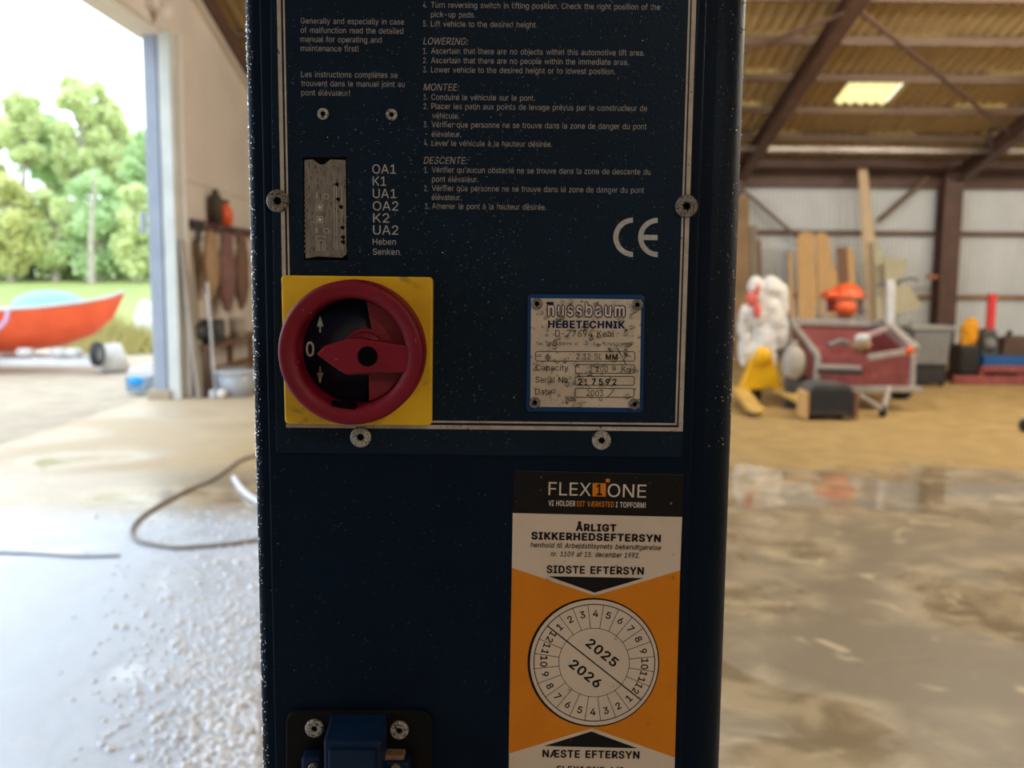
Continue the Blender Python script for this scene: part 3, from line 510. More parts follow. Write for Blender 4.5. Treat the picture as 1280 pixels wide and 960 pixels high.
# gate frame: blue grey post, white rubber strip, lintel
dr = sroot('door_1', (XL, 11.4, 0))
m = MB(); m.box((XL - .115, 11.40, 2.2), (.23, .2, 4.4)); m.build('gate_post', M['bluegrey'], dr, .006)
m = MB(); m.box((XL - .07, 11.285, 2.2), (.02, .03, 4.4)); m.build('seam_strip', M['bluegrey'], dr)
m = MB(); m.box((XL + .04, 11.38, 2.2), (.14, .24, 4.4)); m.build('white_trim', M['whitetrim'], dr, .006)
m = MB(); m.box((XL + .15, 11.47, 2.2), (.08, .08, 4.4)); m.build('inner_trim', M['cladding'], dr, .006)
m = MB(); m.box((XL - .17, 5.0, 4.38), (.34, 12.98, .06)); m.build('gate_lintel', M['cladding'], dr)
m = MB(); m.box((XL - .14, 11.33, .06), (.28, .26, .12)); m.build('post_footing', M['gravel'], dr, .01)
m = MB(); m.box((XL - .30, 11.33, 2.15), (.06, .06, .26)); m.build('gate_hinge', M['bluegrey'], dr, .008)
m = MB()
P = Vector((XL + .06, 11.0, 4.66)); m.box(P, (.12, .34, .22)); m.tube([P + Vector((0, -.2, .1)), P + Vector((.05, .1, .3)), P + Vector((.05, .3, .1))], .03)
m.ball(P + Vector((.08, .05, -.1)), .11, 10, 6)
m.build('gate_bracket', M['cladding'], dr, .01)
m = MB(); m.box((XL + .05, 11.6, 4.98), (.06, .12, .16)); m.build('warning_lamp', pm('faded red plastic', (.6, .18, .15)), dr, .01)

wr = sroot('wall_right', (XR, 0, 0))
m = MB(); ys = [YF, YR, YB]; m.prism([(XR, YF, 0)] + [(XR, y, zr(y) - .03) for y in ys] + [(XR, YB, 0)], (.2, 0, 0)); m.build('wall_section', M['sheet'], wr)
wf = sroot('wall_front', (0, YF, 0))
m = MB(); m.box(((XL + XR) / 2, YF - .1, zr(YF) / 2), (XR - XL, .2, zr(YF))); m.build('wall_section', M['plaster'], wf)

# back wall of corrugated sheets, one object per sheet
def corr(width, length, pitch, amp, seg=6):       # lies in x (across) and z (along), relief in -y
    m = MB(); n = int(round(width / pitch)) * seg
    vs = []
    for i in range(n + 1):
        x = width * i / n; y = amp * math.cos(2 * PI * i / seg)
        vs += [(x, y, 0), (x, y, length)]
    m.add(vs, [(2 * i, 2 * i + 2, 2 * i + 3, 2 * i + 1) for i in range(n)], True)
    me = bpy.data.meshes.new('corrugated_sheet'); me.from_pydata(m.v, [], m.f); me.polygons.foreach_set('use_smooth', [True] * len(m.f)); return me
wb = sroot('wall_back', (0, YB, 0))
ms = corr(.96, zr(YB) + .02, .087, .028); ms.materials.append(M['sheet'])
n = 20; w = (XR - XL) / n
for i in range(n):
    o = link('wall_sheet', ms, None); o.location = (XL + i * w - 0 * YB, YB - .02, 0); o.parent = wb; o.location = (XL + i * w, -.02, 0); o.scale = (w / .955, 1, 1)
m = MB(); m.box(((XL + XR) / 2, YB + .06, zr(YB) / 2), (XR - XL, .05, zr(YB) + .05)); m.build('wall_backing', M['sheet'], wb)
for z, mt, h in ((2.50, 'purlin', .09), (1.24, 'girt', .08)):
    m = MB(); m.box(((XL + XR) / 2, YB - .09, z), (XR - XL, .08, h)); m.build('wall_girt', M[mt], wb)
m = MB(); m.box(((XL + XR) / 2, YB - .12, zr(YB) - .24), (XR - XL, .14, .40)); m.box(((XL + XR) / 2, YB - .32, zr(YB - .32) - .10), (XR - XL, .16, .20)); m.build('eaves_beam', M['brownsteel'], wb)  # nearer box added to cover a bright line and darken the eaves
m = MB(); m.box(((XL + XR) / 2, YB - .1, .08), (XR - XL, .1, .16)); m.build('wall_footing', M['plaster'], wb)
def steelcol(x):
    m = MB(); H = zr(18.45) - .2
    m.box((x, 18.32, H / 2), (.36, .03, H)); m.box((x, 18.66, H / 2), (.36, .03, H)); m.box((x, 18.49, H / 2), (.03, .33, H)); m.build('steel_post', M['brownsteel'], wb)
for x in (.3, 4.3, 8.62, 12.9): steelcol(x)
m = MB(); m.tube([at(922, 232, 18.5), at(1003, 302, 18.5)], .035, 6); m.tube([at(1098, 276, 18.5), at(1160, 222, 18.5)], .05, 6); m.build('wall_brace', M['purlin'], wb)

# ceiling: purlins, rafters and single corrugated sheets
ce = sroot('ceiling')
py_ = [17.35 - 1.1 * k for k in range(11)]
edges = [YB + .5] + py_ + [YR]
sl = math.atan(.27); cw = 1.062; ncol = int(math.ceil((XR - XL) / cw))
SKY = (4,)
M['skylight'] = None
def sky_mat():
    m = bpy.data.materials.new('translucent yellowed skylight'); m.use_nodes = True; n = m.node_tree; N = n.nodes; L = n.links; N.remove(N['Principled BSDF'])
    t = N.new('ShaderNodeBsdfTranslucent'); t.inputs['Color'].default_value = (.62, .47, .18, 1)
    d = N.new('ShaderNodeBsdfDiffuse'); d.inputs['Color'].default_value = (.6, .5, .25, 1)
    x = N.new('ShaderNodeMixShader'); x.inputs[0].default_value = .12; L.new(t.outputs[0], x.inputs[1]); L.new(d.outputs[0], x.inputs[2])
    L.new(x.outputs[0], N['Material Output'].inputs['Surface']); return m
M['skylight'] = sky_mat()
meshes = {}
for r in range(len(edges) - 1):
    ya, yb = edges[r], edges[r + 1]; Ls = round((ya - yb) / math.cos(sl) + .06, 3)
    for c in range(ncol):
        x = XL + c * cw - .05
        skyl = (r == 2 and abs(x - 5.36) < .54)
        key = (Ls, skyl)
        if key not in meshes:
            me = corr(cw + (0 if skyl else .177), Ls + (-.06 if skyl else .15), .177, .03, 8); me.materials.append(M['skylight'] if skyl else M['roofing']); meshes[key] = me
        o = link('skylight_sheet' if skyl else 'roof_sheet', meshes[key], None); o.parent = ce
        o.location = (x, ya, zr(ya) + .02 + (.004 if c % 2 else 0) + (.008 if skyl else 0)) if skyl else (x, ya + .15, zr(ya + .15) + .02 + (.004 if c % 2 else 0)); o.rotation_euler = (PI / 2 - sl, 0, 0)
        # local z runs up the slope towards the ridge
for c in range(ncol):
    Ls = round((YR - YF) / math.cos(sl), 3); key = ('rear', Ls)
    if key not in meshes:
        me = corr(cw + .177, Ls, .177, .03, 6); me.materials.append(M['roofing']); meshes[key] = me
    o = link('roof_sheet', meshes[key], None); o.parent = ce
    o.location = (XL + c * cw - .05, YR, zr(YR) + .02); o.rotation_euler = (PI / 2 + sl, 0, 0)
    o.scale = (1, 1, 1)
for y in py_ + [5, 3.5, 2, .5, -1, -2.5, -4, -5.5]:
    m = MB(); m.box(((XL + XR) / 2, y, zr(y) - .075), (XR - XL, .07, .12)); m.build('purlin', M['purlin'], ce)
for x in (.3, 4.45, 8.75, 12.9):
    for (ya, yb) in ((YR, YB - .2), (YR, YF)):
        m = MB()
        za, zb = zr(ya) - .18, zr(yb) - .18
        m.bar((x, ya, za - .02), (x, yb, zb - .02), .2, .025); m.bar((x, ya, za - .3), (x, yb, zb - .3), .2, .025); m.bar((x, ya, za - .16), (x, yb, zb - .16), .025, .28)
        m.build('rafter', M['brownsteel'], ce)
m = MB(); m.bar((4.5, 12.6, zr(12.6) - .42), (8.7, 16.4, zr(16.4) - .42), .05, .05); m.build('roof_brace', M['brownsteel'], ce)
m = MB(); m.bar((4.5, 12.6, zr(12.6) - .42), (.3, 16.4, zr(16.4) - .42), .05, .05); m.build('roof_brace', M['brownsteel'], ce)
m = MB(); A = at(900, 183, 17.2); B = at(1290, 192, 17.2)
zb = (A.z + B.z) / 2
m.box(((XL + XR) / 2, 17.2, zb), (XR - XL, .10, .085)); m.build('tie_beam', M['rail'], ce)
for px in (957, 1245):
    q = at(px, 150, 17.0); m = MB(); m.box((q.x, 17.15, (zr(17) + zb) / 2), (.10, .08, zr(17) - zb)); m.build('hanger', M['brownsteel'], ce)

# unseen fill lamps added to brighten the hall and the column front
LH = pm('white fill lamp housing', (.7, .7, .68))
dif = bpy.data.materials.new('fill lamp glow'); dif.use_nodes = True
e = dif.node_tree.nodes['Principled BSDF']; e.inputs['Emission Color'].default_value = (*FILL_C, 1); e.inputs['Emission Strength'].default_value = 6
def fill_lamp(x, y, z, where, watt):
    t = thing('added_fill_lamp', where, 'lamp', (x, y, z), 'added fill lamps above the frame')
    m = MB(); m.prism([(x - .75, y - .14, z), (x - .75, y + .14, z), (x - .75, y + .07, z + .12), (x - .75, y - .07, z + .12)], (1.5, 0, 0)); m.build('housing', LH, t)
    m = MB(); m.tube([(x - .7, y, z - .01), (x + .7, y, z - .01)], .016, 8); m.build('tube', dif, t)
    for s in (-.6, .6):
        m = MB(); m.tube([(x + s, y, z + .12), (x + s, y, zr(y) - .02)], .006, 5); m.build('hanger', M['rail'], t)
    l = bpy.data.lights.new('fill_light', 'POINT'); l.shadow_soft_size = .15; l.energy = watt; l.color = FILL_C
    lo = bpy.data.objects.new('fill_light', l); C.objects.link(lo); lo.location = (x, y, z - .22)
for x, y, w_ in ((5.4, 9.6, 1), (9.6, 9.6, 1), (7.5, 7.4, .8), (12.5, 8.5, .8), (2.2, 9.4, .7), (2.5, -3.5, .42), (8.5, -2.5, .42)):
    fill_lamp(x, y, zr(y) - .75, 'added fill lamp hung below the roof, out of frame above the hall floor', FILL_W * w_)

# ------------------------------------------------------------------ the lift column
Y0 = .5435
lift = thing('lift_column', 'dark navy steel car lift column with printed control panel, filling the middle of the picture', 'lift column', (at(620, 480, Y0).x, .62, 0))
def face_x(px, py, Y): return at(px, py, Y).x
xl_ = (at(308, 0, .549).x + at(326, 960, .549).x) / 2; xr_ = (at(932, 0, .549).x + at(901, 960, .549).x) / 2 + .003
def colsec(y0, xa, xb, rl, rr_, dep, name, mat, z0, z1, bev=0):
    pts = []
    for k in range(7):
        a = R(180 + 90 * k / 6); pts.append((xa + rl + rl * math.cos(a), y0 + rl + rl * math.sin(a)))
    for k in range(9):
        a = R(270 + 90 * k / 8); pts.append((xb - rr_ + rr_ * math.cos(a), y0 + rr_ + rr_ * math.sin(a)))
    pts += [(xb, y0 + dep), (xa, y0 + dep)]
    m = MB(); m.prism([(x, y, z0) for x, y in pts], (0, 0, z1 - z0)); o = m.build(name, mat, lift)
    for p in o.data.polygons: p.use_smooth = abs(p.normal.z) < .5 and p.area < .3
    return o
xL_top = at(308, 0, .549).x; xR_top = at(932, 0, .549).x
col = colsec(.5465, xl_, xr_, .005, .020, .24, 'column_body', M['navy'], .02, 2.75)
cov = colsec(.5450, at(332, 400, .545).x, at(874, 300, .545).x, .0012, .0015, .03, 'front_cover', M['navy'], .45, 2.2)
m = MB(); m.box(((xl_ + xr_) / 2, .67, .012), (.42, .40, .024)); m.build('base_plate', M['navy'], lift, .004)
for sx in (-1, 1):
    for yy in (.51, .84):
        m = MB(); m.lathe(((xl_ + xr_) / 2 + sx * .18, yy, .024), (0, 0, 1), [(.016, 0), (.016, .014), (.0001, .014)], 6); m.build('anchor_bolt', M['steel'], lift)

# printed plate
YP = Y0
plate = poly_px([(337, -60), (878, -60), (868, 120), (862, 300), (853, 572), (345, 566), (341, 300)], YP, .0013, 'control_panel', M['navy_plate'], lift, .0004)
# squared up: use straight world edges
me = plate.data
YT = YP - .00012
def T(*a, **k): return text_px(*a, Y=YT, mat=k.pop('mat', M['print']), parent=plate, **k)
T('Generally and especially in case', 375.9, 29.5, 505, 7.2)
T('of malfunction read the detailed', 375.9, 41.0, 504, 7.2)
T('manual for operating and', 375.9, 52.4, 477, 7.2)
T('maintenance first!', 375.9, 63.8, 448, 7.2)
T('Les instructions complètes se', 376.6, 96.2, 497, 7.2)
T('trouvent dans le manuel joint au', 376.6, 107.6, 505.7, 7.2)
T('pont élévateur!', 376.6, 119.2, 437.4, 7.2)
for s, x0, y0, x1 in (
    ('4.', 528.9, 9.6, 533.5), ('Turn reversing switch in lifting position. Check the right position of the', 538.7, 9.5, 825), ('pick-up pads.', 538.7, 21.4, 594),
    ('5.', 528.9, 33, 534), ('Lift vehicle to the desired height.', 538.7, 33.2, 671.4),
    ('1.', 528.9, 67.3, 534), ('Ascertain that there are no objects within this automotive lift area.', 538.9, 67.0, 805.6),
    ('2.', 528.9, 79, 534), ('Ascertain that there are no people within the immediate area.', 538.9, 78.8, 785.7),
    ('3.', 528.9, 90.5, 534), ('Lower vehicle to the desired height or to lowest position.', 538.9, 90.5, 768.8),
    ('1.', 529.5, 124.6, 534.5), ('Conduire le véhicule sur le pont.', 539.2, 124.8, 668.5),
    ('2.', 529.5, 136.4, 534.5), ('Placer les patin aux points de levage prévus par le constructeur de', 539.2, 136.2, 808.9), ('véhicule.', 540.2, 148, 574.3),
    ('3.', 529.5, 159, 534.5), ('Vérifier que personne ne se trouve dans la zone de danger du pont', 539.5, 159, 808), ('élévateur.', 539.6, 171, 576.4),
    ('4.', 530, 182, 535), ('Lever le véhicule à la hauteur désirée.', 539.5, 182.3, 690),
    ('1.', 530.4, 216, 535), ('Vérifier qu\'aucun obstacle ne se trouve dans la zone de descente du', 539.8, 215.6, 813), ('pont élévateur.', 540, 227.2, 597.8),
    ('2.', 530.4, 239, 535), ('Vérifier que personne ne se trouve dans la zone de danger du pont', 539.8, 238.6, 805), ('élévateur.', 539.6, 250, 576.7),
    ('3.', 531, 261.5, 536), ('Amener le pont à la hauteur désirée.', 540, 261, 682.7)):
    T(s, x0, y0, x1, 7.2)
for s, x0, y0, x1 in (('LOWERING:', 529, 55.5, 585.3), ('MONTEE:', 529.3, 113, 574), ('DESCENTE:', 529.5, 204.6, 584.4)): T(s, x0, y0, x1, 8.6, shear=.22)
for s, x0, y0, x1, c in (('OA1', 465.4, 216.8, 494.8, 11.3), ('K1', 466, 232, 482.7, 11.3), ('UA1', 466, 247.4, 495.2, 11.3), ('OA2', 466, 262.9, 497.9, 11.3), ('K2', 466.4, 278, 486.7, 11.3), ('UA2', 466.4, 293, 497.9, 11.3), ('Heben', 466, 305.7, 494.8, 7.6), ('Senken', 466, 318.3, 499.3, 7.6)):
    T(s, x0, y0, x1, c, mat=M['print_l'])
def arc(cx, cy, ro, ri, a0, a1, n=20):
    return [(cx + ro * math.cos(R(a0 + (a1 - a0) * k / n)), cy - ro * math.sin(R(a0 + (a1 - a0) * k / n))) for k in range(n + 1)] + \
           [(cx + ri * math.cos(R(a1 + (a0 - a1) * k / n)), cy - ri * math.sin(R(a1 + (a0 - a1) * k / n))) for k in range(n + 1)]
def strip(pts, name, mat, parent, Y):
    n = len(pts) // 2; m = MB(); vs = [at(*p, Y) for p in pts]; m.add(vs, [(i, i + 1, 2 * n - 2 - i, 2 * n - 1 - i) for i in range(n - 1)]); return m.build(name, mat, parent)
strip(arc(791.2, 296.6, 24.6, 18.2, 90, 270), 'conformity_mark_letter', M['print_l'], plate, YT)
strip(arc(822.2, 296.8, 24.6, 18.2, 90, 270), 'conformity_mark_letter', M['print_l'], plate, YT)
poly_px([(804, 293.4), (822.2, 293.6), (822, 300.2), (804, 300)], YT, .0001, 'conformity_mark_bar', M['print_l'], plate)
# border: thick outer and thin inner line
BL = M['borderp']
line_px(867.8 + 1.5, -50, 850.8, 537, 5.4, YT, 'border_line', BL, plate)
line_px(862 + 1.5, -50, 845, 530, 2.4, YT, 'border_line', BL, plate)
line_px(347.4, -50, 357.5, 470, 4.9, YT, 'border_line', BL, plate)
line_px(353.6, -50, 363.5, 470, 2.2, YT, 'border_line', BL, plate)
line_px(357.5, 532.0, 853.5, 536.8, 5.0, YT, 'border_line', BL, plate)
line_px(364, 525.2, 846, 530.2, 2.4, YT, 'border_line', BL, plate)
# screws
for i, (x, y, r_) in enumerate(((346.3, 251, 14), (858.7, 257.5, 14))): screw_px(x, y, r_, YP, 'panel_screw', plate, M['steel'])
for x, y, r_ in ((450.3, 547, 13.2), (752.2, 551, 12.2)): screw_px(x, y, r_, YP, 'panel_screw', plate, M['steel_l'])
for x, y in ((403.3, 142), (489.3, 143)): screw_px(x, y, 7, YP, 'panel_rivet', plate, M['steel_l'], h=.0012, hole=.45, star=False)
# status window in the panel
win = poly_px([(378.5, 196.5), (433, 196.5), (434.5, 325), (380, 325)], YP - .0002, .0002, 'window_recess_shade', M['dark'], lift)  # flat black sheet, shade of the recess put into its colour
YW = YP - .0003
poly_px([(380.5, 200), (391, 199.2), (396, 203), (401, 206), (406, 205), (413, 199.3), (432, 200), (433.2, 318), (427, 322), (397, 320.5), (382, 323)], YW, .0001, 'window_lens', M['lens'], win)
YW2 = YW - .0001
for k in range(16): line_px(380.3, 218 + k * 6.4, 383.6, 218.6 + k * 6.4, 3, YW2, 'edge_mark', M['rustred'], win)
for x0, y0, s in ((395.5, 255.4, 8.2), (395.8, 270.5, 8.2)):
    ring_px([(x0, y0), (x0 + s, y0), (x0 + s, y0 + s), (x0, y0 + s)], [(x0 + 1, y0 + 1), (x0 + s - 1, y0 + 1), (x0 + s - 1, y0 + s - 1), (x0 + 1, y0 + s - 1)], YW2, 'component_outline', M['lens_l'], win)
    poly_px(circ(x0 + 4.1, y0 + 4, 2.1, n=14), YW2, .0001, 'light_dot', M['st_w'], win)
for cx, cy in ((407.5, 245.5), (408, 288.5)):
    ring_px(circ(cx, cy, 3.6, n=20), circ(cx, cy, 2.8, n=20), YW2, 'component_ring', M['lens_l'], win)
for x0, y0, x1, y1 in ((395, 295, 407.5, 301.5), (396, 303.5, 399.5, 313), (403, 303.5, 406.5, 313), (395, 241, 396.6, 248), (395, 285, 396.6, 291)):
    ring_px([(x0, y0), (x1, y0), (x1, y1), (x0, y1)], [(x0 + .7, y0 + .7), (x1 - .7, y0 + .7), (x1 - .7, y1 - .7), (x0 + .7, y1 - .7)], YW2, 'component_outline', M['lens_l'], win)
for x in (417.5, 420.5, 427): line_px(x, 232, x + .8, 312, .7, YW2, 'trace_line', M['lens_l'], win)
for x, y in ((421, 231), (422.5, 249.5), (426, 259), (428, 285), (428.5, 297), (428.6, 303)):
    poly_px([(x - 3, y - 1), (x, y - 3), (x + 3, y - 1.5), (x + 1.5, y + 2.6), (x - 1, y + 1.2)], YW2, .0001, 'grime_flake', M['dark'], win)

# rotary main switch
sw = poly_px([(354, 344), (538, 346.4), (541, 350), (539.6, 529), (536.5, 532.3), (359, 530.2), (355.6, 527), (351, 348)], Y0 - .006, .006, 'switch_plate', M['yellow'], lift, .0016, label='yellow square switch plate')
YRg = .5165
c0 = at(437.3, 441.8, YRg); rf = 91.3 * YRg / FPX; cx, cz = c0.x, c0.z
m = MB(); yb_ = Y0 - .006; H = yb_ - YRg
m.lathe((cx, yb_, cz), (0, -1, 0), [(rf * 1.01, 0), (rf * 1.01, H * .3), (rf, H - .0025), (rf - .0007, H - .0008), (rf - .0022, H), (rf - .0075, H - .0012), (rf - .0098, H - .003), (rf - .0102, H - .006), (rf - .0105, .003), (rf - .0105, 0)], 72)
m.build('switch_ring', M['red'], sw, label='red raised guard ring')
m = MB(); m.lathe((cx, yb_ - .001, cz), (0, -1, 0), [(rf - .009, 0), (rf - .009, .001), (.0001, .001)], 48); m.build('switch_dial', M['dial'], sw, label='dark dial under the red ring')
YD = yb_ - .0023
for up in (1, -1):
    # arrow heads and stems either side of the zero
    y_t = 394.5 if up > 0 else 479.5; s = up
    poly_px([(400, y_t), (396, y_t + 14 * s), (399, y_t + 13.2 * s), (399.2, y_t + 21.5 * s), (401, y_t + 21.5 * s), (401.2, y_t + 13.2 * s), (404.4, y_t + 14 * s)][::(1 if up > 0 else -1)], YD, .0002, 'dial_arrow', M['print_l'], sw)
text_px('0', 382.5, 445, 393.0, 17.5, YD, M['print_l'], sw, name='zero_mark', bold=.02)
# red disc with the cut-out on the left
m = MB(); y_d = yb_ - .0075; ri = rf - .0107
pts = [Vector((cx + ri * math.cos(R(a)), y_d, cz + ri * math.sin(R(a)))) for a in range(-74, 77, 6)]
hubx = cx + .0065
pts2 = [Vector((hubx + .0135 * math.cos(R(a)), y_d, cz + .0135 * math.sin(R(a)))) for a in range(74, 287, 12)]
m.prism((pts + pts2)[::-1], (0, .0055, 0)); m.build('switch_disc', M['red_d'], sw, .0006, label='dark red disc cut away on its left')
m = MB(); m.lathe((hubx, y_d, cz), (0, -1, 0), [(.0118, -.002), (.0118, .003), (.0108, .004), (.0001, .004)], 32); m.build('switch_hub', M['red'], sw)
yh = YRg + .0015
hp = [(394.8, 443), (405, 432.3), (439, 422), (446, 422.3), (514, 433), (516.3, 435), (515, 464.5), (512.5, 466.3), (455, 467), (436, 469.2), (431, 468), (419, 460.5)]
h = poly_px(hp, yh, .015, 'switch_handle', M['red'], sw, .0012, label='red pointer handle')
P = at(459.5, 445.5, yh); m = MB(); m.lathe((P.x, yh - .0002, P.z), (0, -1, 0), [(12.6 * yh / FPX, 0), (12.2 * yh / FPX, .0001), (.0001, .0001)], 32); m.build('padlock_hole_shade', M['dark'], sw)  # black disc laid on the handle as the shade of a hole
m = MB()
for a0, dx in ((262, 0),):      # black block standing in for a shaded notch of the guard ring
    a = R(a0); q = Vector((cx + (rf - .011) * math.cos(a), YRg + .004, cz + (rf - .011) * math.sin(a))); m.box(q, (.014, .004, .003), Matrix.Rotation(R(90) - a, 3, 'Y'))
m.build('ring_notch_shade', M['dark'], sw)

# name plate
fra = poly_px([(663, 367.8), (803, 368.6), (806, 372), (804, 512.5), (800.5, 516), (660.5, 514.5), (657.8, 511), (660, 371)], Y0 - .0012, .0012, 'name_plate_frame', M['blue_frame'], lift, .0005, label='blue plastic frame')
YN = Y0 - .0017
npl = poly_px([(663.8, 372.8), (801.6, 374.3), (799.4, 509.8), (662.9, 508.4)], YN, .0005, 'name_plate', M['metalp'], lift)
YQ = YN - .0001; YQ2 = YN - .00018
text_px('nussbaum', 683.3, 394.6, 782.2, 16.5, YQ, M['navyink'], npl, bold=.075, name='maker_lettering')
text_px('nussbaum', 684.7, 394.5, 780.8, 16.4, YQ2, M['st_lw'], npl, bold=.022, space=.075, name='maker_lettering')
line_px(683, 379, 692, 379.2, 3.4, YQ, 'maker_lettering', M['navyink'], npl)
text_px('HEBETECHNIK', 685, 409.4, 781, 8.6, YQ, M['navyink'], npl, bold=.035)
text_px('D-77694 Kehl', 694, 420.6, 767.5, 8.2, YQ, M['ink'], npl)
text_px('Tel. 07853/899-0', 670, 431.4, 722, 3.9, YQ, M['ink'], npl)
text_px('Fax 07853/8787', 742, 432.2, 791, 3.9, YQ, M['ink'], npl)
def field(x0, y0, x1, y1):
    ring_px(rr(x0, y0, x1, y1, 3), rr(x0 + .9, y0 + .9, x1 - .9, y1 - .9, 2.2), YQ, 'field_outline', M['ink'], npl)
field(669, 439, 794, 451.8); field(718.8, 455.4, 793.8, 467); field(718.4, 470, 793.4, 482); field(718.4, 485, 793, 497)
for s, x0, y0, x1, c, b in (('2.32 SL', 720.3, 449.2, 752.5, 7.4, 0), ('MM', 757, 449.6, 772, 7, .03), ('=', 670.5, 447, 677, 6, 0), ('3 200', 736, 464.6, 760, 7.2, 0), ('Kg', 776.9, 465.2, 788, 7.2, 0),
                            ('Capacity', 669.4, 463.2, 710.3, 7.6, 0), ('Serial No.', 669.4, 478.4, 712, 7.6, 0), ('Date', 669, 493.4, 689.7, 7.6, 0), ('2003', 733, 495, 754, 7.4, 0)):
    text_px(s, x0, y0, x1, c, YQ, M['ink'], npl, bold=b)
for i, ch in enumerate('217592'): text_px(ch, 722.5 + i * 8.6, 481.0 + i * .05, 722.5 + i * 8.6 + (2.6 if ch == '1' else 5.2), 7.4, YQ, M['ink'], npl, bold=.035, name='serial_digit')
line_px(758.5, 497, 767.5, 488, .8, YQ, 'scratch_line', M['ink'], npl); line_px(772, 435.5, 782.5, 456.5, .9, YQ, 'scratch_line', M['ink'], npl)
for x, y in ((671.3, 379.8), (797, 381), (668.6, 503.6), (793.4, 505.6)): screw_px(x, y, 7.2, YN, 'name_plate_rivet', npl, M['steel'], h=.0014, hole=.42, star=False)
sp = []
for i in range(230):
    p = at(rnd.uniform(666, 797), rnd.uniform(376, 507), YN); sp.append((p.x, p.z, rnd.choice([.0004, .0006, .0008, .0011, .0015])))
drops(sp, YN - .0001, 'water_drops', M['drop'], npl, .8)

# inspection sticker
YS = .5447
L0 = [(642.8, 588.5), (854.8, 593.5), (852.7, 646.2), (850.2, 713), (843.2, 962), (840.5, 1048), (633.5, 1044), (636, 960), (639.8, 709.7), (640.9, 641.3)]
stk = poly_px(L0, YS, .0003, 'inspection_sticker', M['st_w'], lift, label='black, beige and orange inspection sticker')
Y1 = YS - .00005; Y2 = YS - .0001; Y3 = YS - .00015; Y4 = YS - .0002
poly_px([(642.8, 588.5), (854.8, 593.5), (852.7, 646.2), (640.9, 641.3)], Y1, .00004, 'sticker_header', M['st_k'], stk, label='black header band')
poly_px([(639.8, 709.7), (743.7, 744.7), (850.2, 713), (843.6, 947), (739.9, 910.2), (635.9, 942)], Y1, .00004, 'sticker_field', M['st_o'], stk, label='orange middle field')
poly_px([(685.3, 720.3), (804.5, 722.6), (743, 740.8)], Y2, .00004, 'sticker_triangle', M['st_k'], stk)
poly_px([(739, 914.4), (797, 935.4), (680, 932.5)], Y2, .00004, 'sticker_triangle', M['st_k'], stk)
def S(s, x0, y0, x1, c, y1=None, mat=None, bold=0, shear=0): return text_px(s, x0, y0, x1, c, Y3, mat or M['st_k'], stk, y1=y1, bold=bold, shear=shear)
S('FLEX', 685.5, 618.8, 738.5, 16.3, 620, M['st_lw'])
poly_px([(740.8, 603.8), (757.4, 604.2), (757.2, 620.8), (740.6, 620.4)], Y2, .00004, 'logo_square', M['st_o'], stk)
text_px('1', 745.4, 619, 752.6, 13.6, Y4, M['st_k'], stk, bold=.02)
poly_px([(757.4, 598.4), (762.4, 598.6), (762.2, 603), (757.2, 602.8)], Y2, .00004, 'logo_square', M['st_o'], stk)
S('ONE', 759.3, 621, 807.4, 16.3, 622.2, M['st_lw'])
S('VI HOLDER', 685.5, 632.0, 719, 6.5, 632.7, M['st_lw'], .02); S('DIT VÆRKSTED', 721, 632.8, 767.5, 6.5, 633.8, M['st_o'], .01); S('I TOPFORM!', 769.6, 634, 807, 6.5, 634.8, M['st_lw'], .02)
S('ÅRLIGT', 719.6, 663.2, 770.4, 8.2, 664.2, bold=.045)
S('SIKKERHEDSEFTERSYN', 664, 673.8, 826, 8.5, 677.3, bold=.045)
S('henhold til Arbejdstilsynets bekendtgørelse', 663, 684, 826.5, 6.2, 687.7, bold=.012, shear=.2)
S('nr. 1109 af 15. december 1992.', 688.3, 695.2, 799.5, 6.2, 697.4, bold=.012, shear=.2)
S('SIDSTE EFTERSYN', 683, 716.0, 804.7, 8.9, 718.2, bold=.034)
S('NÆSTE EFTERSYN', 678, 946.2, 799.3, 8.8, 948.2, bold=.034)
S('FLEX1ONE A/S', 696, 965.2, 780, 7.6, 966.8, bold=.025)
poly_px(circ(741.7, 828, 82.4, 80.6), Y2, .00003, 'dial_rim', M['st_k'], stk)
poly_px(circ(742.6, 828.2, 80, 78.6), Y2 - .00003, .00002, 'dial_face', M['st_w'], stk)
ring_px(circ(742.9, 828.4, 76.2, 73.6), circ(742.9, 828.4, 75, 72.4), Y3, 'dial_ring', M['st_k'], stk)
ring_px(circ(742.6, 828.2, 44.4, 43.2), circ(742.6, 828.2, 43.7, 42.5), Y3, 'dial_ring', M['st_k'], stk)
for k in range(24):
    if k in (0, 12): continue
    a = R(141 - 15 * k); c_, s_ = math.cos(a), math.sin(a)
    line_px(742.7 + 44 * c_, 828.2 - 42.8 * s_, 742.8 + 75.4 * c_, 828.3 - 73 * s_, .75, Y3, 'dial_division', M['st_k'], stk)
line_px(684.2, 782.2, 801.5, 875.2, 1.7, Y3, 'dial_diameter', M['st_k'], stk)
for k in range(1, 13):
    a = 141 - 7.5 - 15 * (k - 1); text_c(str(k), 742.8 + 63 * math.cos(R(a)), 828.3 - 61.5 * math.sin(R(a)), 8.2, a - 90, Y3, M['st_k'], stk, 1, .02)
    a -= 180; text_c(str(k), 742.8 + 63 * math.cos(R(a)), 828.3 - 61.5 * math.sin(R(a)), 8.2, a + 90, Y3, M['st_k'], stk, 1, .02)
text_c('2025', 753, 815.8, 11, -39, Y3, M['st_k'], stk, 1.1, .03); text_c('2026', 732, 842, 11, -39, Y3, M['st_k'], stk, 1.1, .03)

